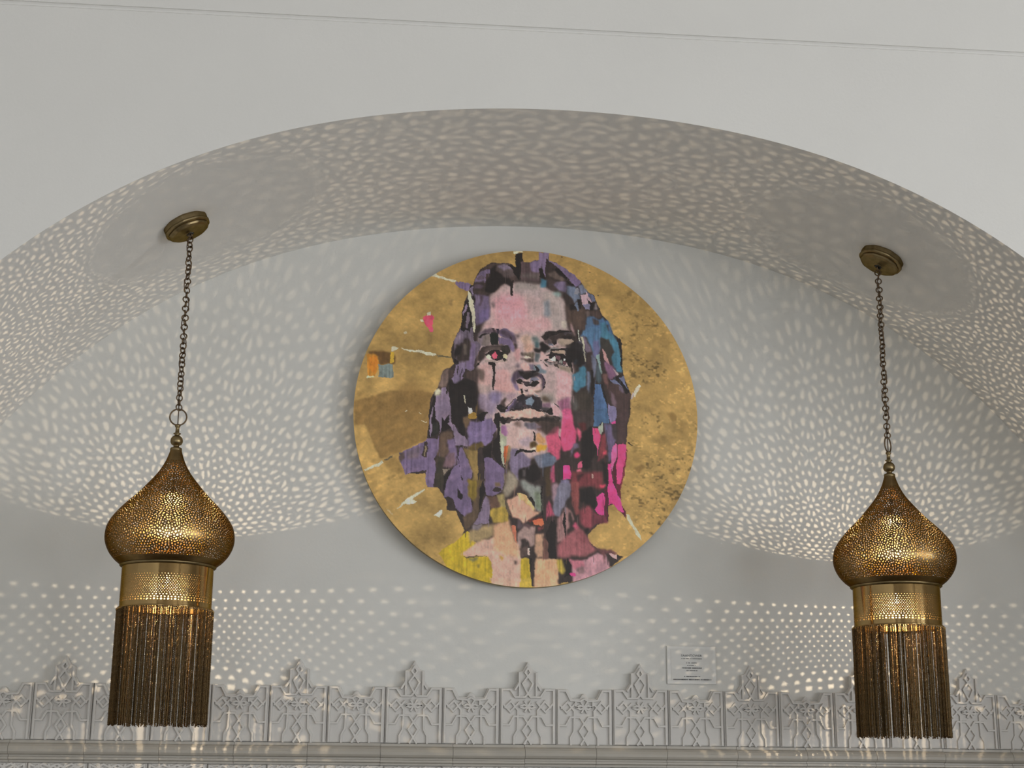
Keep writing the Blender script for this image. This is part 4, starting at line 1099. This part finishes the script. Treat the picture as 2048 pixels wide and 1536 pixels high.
strand_mes = [strand_mesh(s, L) for s, L in ((1,.352),(2,.349),(3,.354),(4,.351))]
V, F = torus(.0102, .0023, 20, 6)
link_me = bpy.data.meshes.new('chain_link'); link_me.from_pydata(V, [], F); link_me.update(); link_me.materials.append(MT['chain'])
link_me.polygons.foreach_set('use_smooth', [True]*len(link_me.polygons))

bulb_m = bpy.data.materials.new('lit_bulb_glass'); bulb_m.use_nodes = True; nt = bulb_m.node_tree; nt.nodes.clear()
ou = nt.nodes.new('ShaderNodeOutputMaterial'); em = nt.nodes.new('ShaderNodeEmission'); tr = nt.nodes.new('ShaderNodeBsdfTransparent'); ad = nt.nodes.new('ShaderNodeAddShader')
em.inputs['Color'].default_value = (1,.80,.52,1); em.inputs['Strength'].default_value = 20.0
nt.links.new(em.outputs[0], ad.inputs[0]); nt.links.new(tr.outputs[0], ad.inputs[1]); nt.links.new(ad.outputs[0], ou.inputs[0])

def lantern(x, y, zbase, label, ring_turn, twist, seed, side):
    rg = random.Random(seed)
    t = thing('pendant_lantern', (x, y, zbase), label, 'lantern', 'pierced brass pendant lanterns')
    link(bpy.data.objects.new('dome', dome_me), t).rotation_euler.z = twist
    link(bpy.data.objects.new('band', band_me), t).rotation_euler.z = twist*.7
    V, F = lathe([(.1400,.4885),(.1440,.4880),(.1500,.4920),(.1505,.4955),(.1470,.4985),(.1485,.5010),(.1400,.5005)], 96, closed=True)
    mesh_obj('rim', V, F, MT['aged'], t, smooth=True)
    # finial: neck cap, ball, collar, stem
    fp = [(0,.866),(.0185,.868),(.0190,.873),(.0180,.878),(.0110,.881),(.0085,.884),(.0100,.887),(.0160,.890),(.0193,.897),(.0198,.903),(.0186,.909),(.0150,.915),
          (.0090,.919),(.0070,.922),(.0120,.925),(.0122,.927),(.0065,.929),(.0058,.946),(.0085,.949),(.0090,.953),(.0060,.957),(0,.958)]
    V, F = lathe(fp, 32); mesh_obj('finial', V, F, MT['aged'], t, smooth=True)
    V, F = torus(.0268, .0025, 40, 8); rn = mesh_obj('ring', V, F, MT['chain'], t, smooth=True)
    rn.location = (0, 0, .981); rn.rotation_euler.z = ring_turn
    # stem and bulb holder inside, bulb below it
    V, F = lathe([(0,.868),(.0015,.868),(.0015,.495),(.009,.493),(.009,.475),(.006,.470),(0,.470)], 16); mesh_obj('bulb_holder', V, F, MT['aged'], t, smooth=True)
    bz = .447
    V, F = lathe([(0,bz+.023),(.003,bz+.021),(.0035,bz+.008),(.006,bz+.003),(.0065,bz-.001),(.005,bz-.006),(.003,bz-.008),(0,bz-.009)], 16); mesh_obj('bulb', V, F, bulb_m, t, smooth=True)
    ld = bpy.data.lights.new('bulb_light', 'POINT'); ld.energy = LAMP_WATTS; ld.color = (1,.80,.55); ld.shadow_soft_size = .0013
    lo_ = bpy.data.objects.new('bulb_light', ld); COL.objects.link(lo_); lo_.parent = t; lo_.location = (0, 0, bz)
    # ring of small loops that carries the tassel
    V, F = lathe([(.1405,.3600),(.1470,.3615),(.1478,.3590),(.1462,.3560),(.1400,.3575)], 96, closed=True); mesh_obj('tassel_ring', V, F, MT['band'], t, smooth=True)
    n = 226; gaps = set(rg.sample(range(n), 24))
    first = None
    for i in range(n):
        if i in gaps: continue
        a = 2*math.pi*(i+rg.uniform(-.28,.28))/n; r = .1478+rg.uniform(-.0024,.0016)
        o = link(bpy.data.objects.new('tassel_chain', rg.choice(strand_mes)), t)
        o.location = (r*math.cos(a), r*math.sin(a), .3555+rg.uniform(-.001,.001)); o.rotation_euler = (rg.uniform(-.004,.004), rg.uniform(-.004,.004), rg.uniform(0,6.28))
        # little loop from which the chain hangs
    V, F = [], []
    for i in range(n):
        a = 2*math.pi*i/n; tv, tf = torus(.0030, .0008, 8, 4); b0 = len(V)
        ca_, sa_ = math.cos(a+i%2*1.2), math.sin(a+i%2*1.2)
        V += [(.1482*math.cos(a)+px_*ca_-py_*sa_, .1482*math.sin(a)+px_*sa_+py_*ca_, .3545+pz__) for (px_,py_,pz__) in tv]; F += [tuple(b0+q_ for q_ in f) for f in tf]
    lp = mesh_obj('tassel_loops', V, F, MT['band'], t, smooth=True); lp['kind'] = 'stuff'
    # canopy set square on the curved soffit
    xc = XF+(XR-XF)*(y-FRONT_Y)/(-FRONT_Y)
    d = x-xc; sl = -.282*d-.0924*d**3
    nrm = Vector((sl, 0, -1)).normalized()            # out of the soffit, down into the niche
    axis_len = .046
    cx = x-nrm.x*axis_len; zc_ = arch_z(cx-xc)
    base = Vector((cx-x, 0, zc_-zbase))
    rot = nrm.to_track_quat('Z', 'Y')
    cp = [(0,-.004),(.0715,-.004),(.0725,.004),(.0715,.016),(.0735,.021),(.0725,.025),(.0655,.028),(.0660,.032),(.0630,.037),(.0560,.0405),(.0520,.041),(.0180,.0425),(.0165,.0440),(.0125,.0440),(.0120,.030),(0,.030)]
    V, F = lathe([(r_*1.06, z_) for (r_, z_) in cp], 72, 10, .012); can = mesh_obj('canopy', V, F, MT['aged'], t, smooth=False)
    can.location = base; can.rotation_mode = 'QUATERNION'; can.rotation_quaternion = rot
    V, F = lathe([(0,.0302),(.0118,.0302),(.0118,.0440),(.0090,.0460),(.0060,.0380),(0,.0380)], 20); hk = mesh_obj('canopy_bush', V, F, MT['dark'], can, smooth=True)
    top = base+nrm*.046
    # chain, a string of round links each hung through the last
    z0, z1 = .981+.0268-.002, top.z+.004
    nl = int(round((z1-z0)/.0161)); st = (z1-z0)/nl
    for i in range(nl):
        f = (i+.5)/nl
        o = link(bpy.data.objects.new('chain_link', link_me), t)
        o.location = (top.x*f+rg.uniform(-.0008,.0008), rg.uniform(-.0008,.0008), z0+(i+.5)*st)
        o.rotation_euler = (rg.uniform(-.15,.15), rg.uniform(-.2,.2), (i % 2)*math.pi/2+.35+twist*2+f*side*2.2+rg.uniform(-.3,.3))
    # flex threaded loosely along the chain and down through the ring
    pts = []
    for i in range(90):
        f = i/89; z = .952+(top.z-.952)*f; ff = max(0, (z-z0)/(z1-z0)); amp = .0085*min(1, ff*6)*(1 if z > z0 else 0)
        pts.append((top.x*ff+amp*math.sin(f*31+seed), amp*math.cos(f*27+seed*2), z))
    V, F = tube(pts, .0019, 6); mesh_obj('flex', V, F, MT['cord'], t, smooth=True)
    return t
lantern(-.672, -.590, 1.671, 'pierced brass onion-dome lantern with chain tassel hanging left of the painting', .08, .10, 1, 1)
lantern(1.719, -.520, 1.661, 'pierced brass onion-dome lantern with chain tassel hanging right of the painting, beside the plaque', .85, -.16, 2, -1)
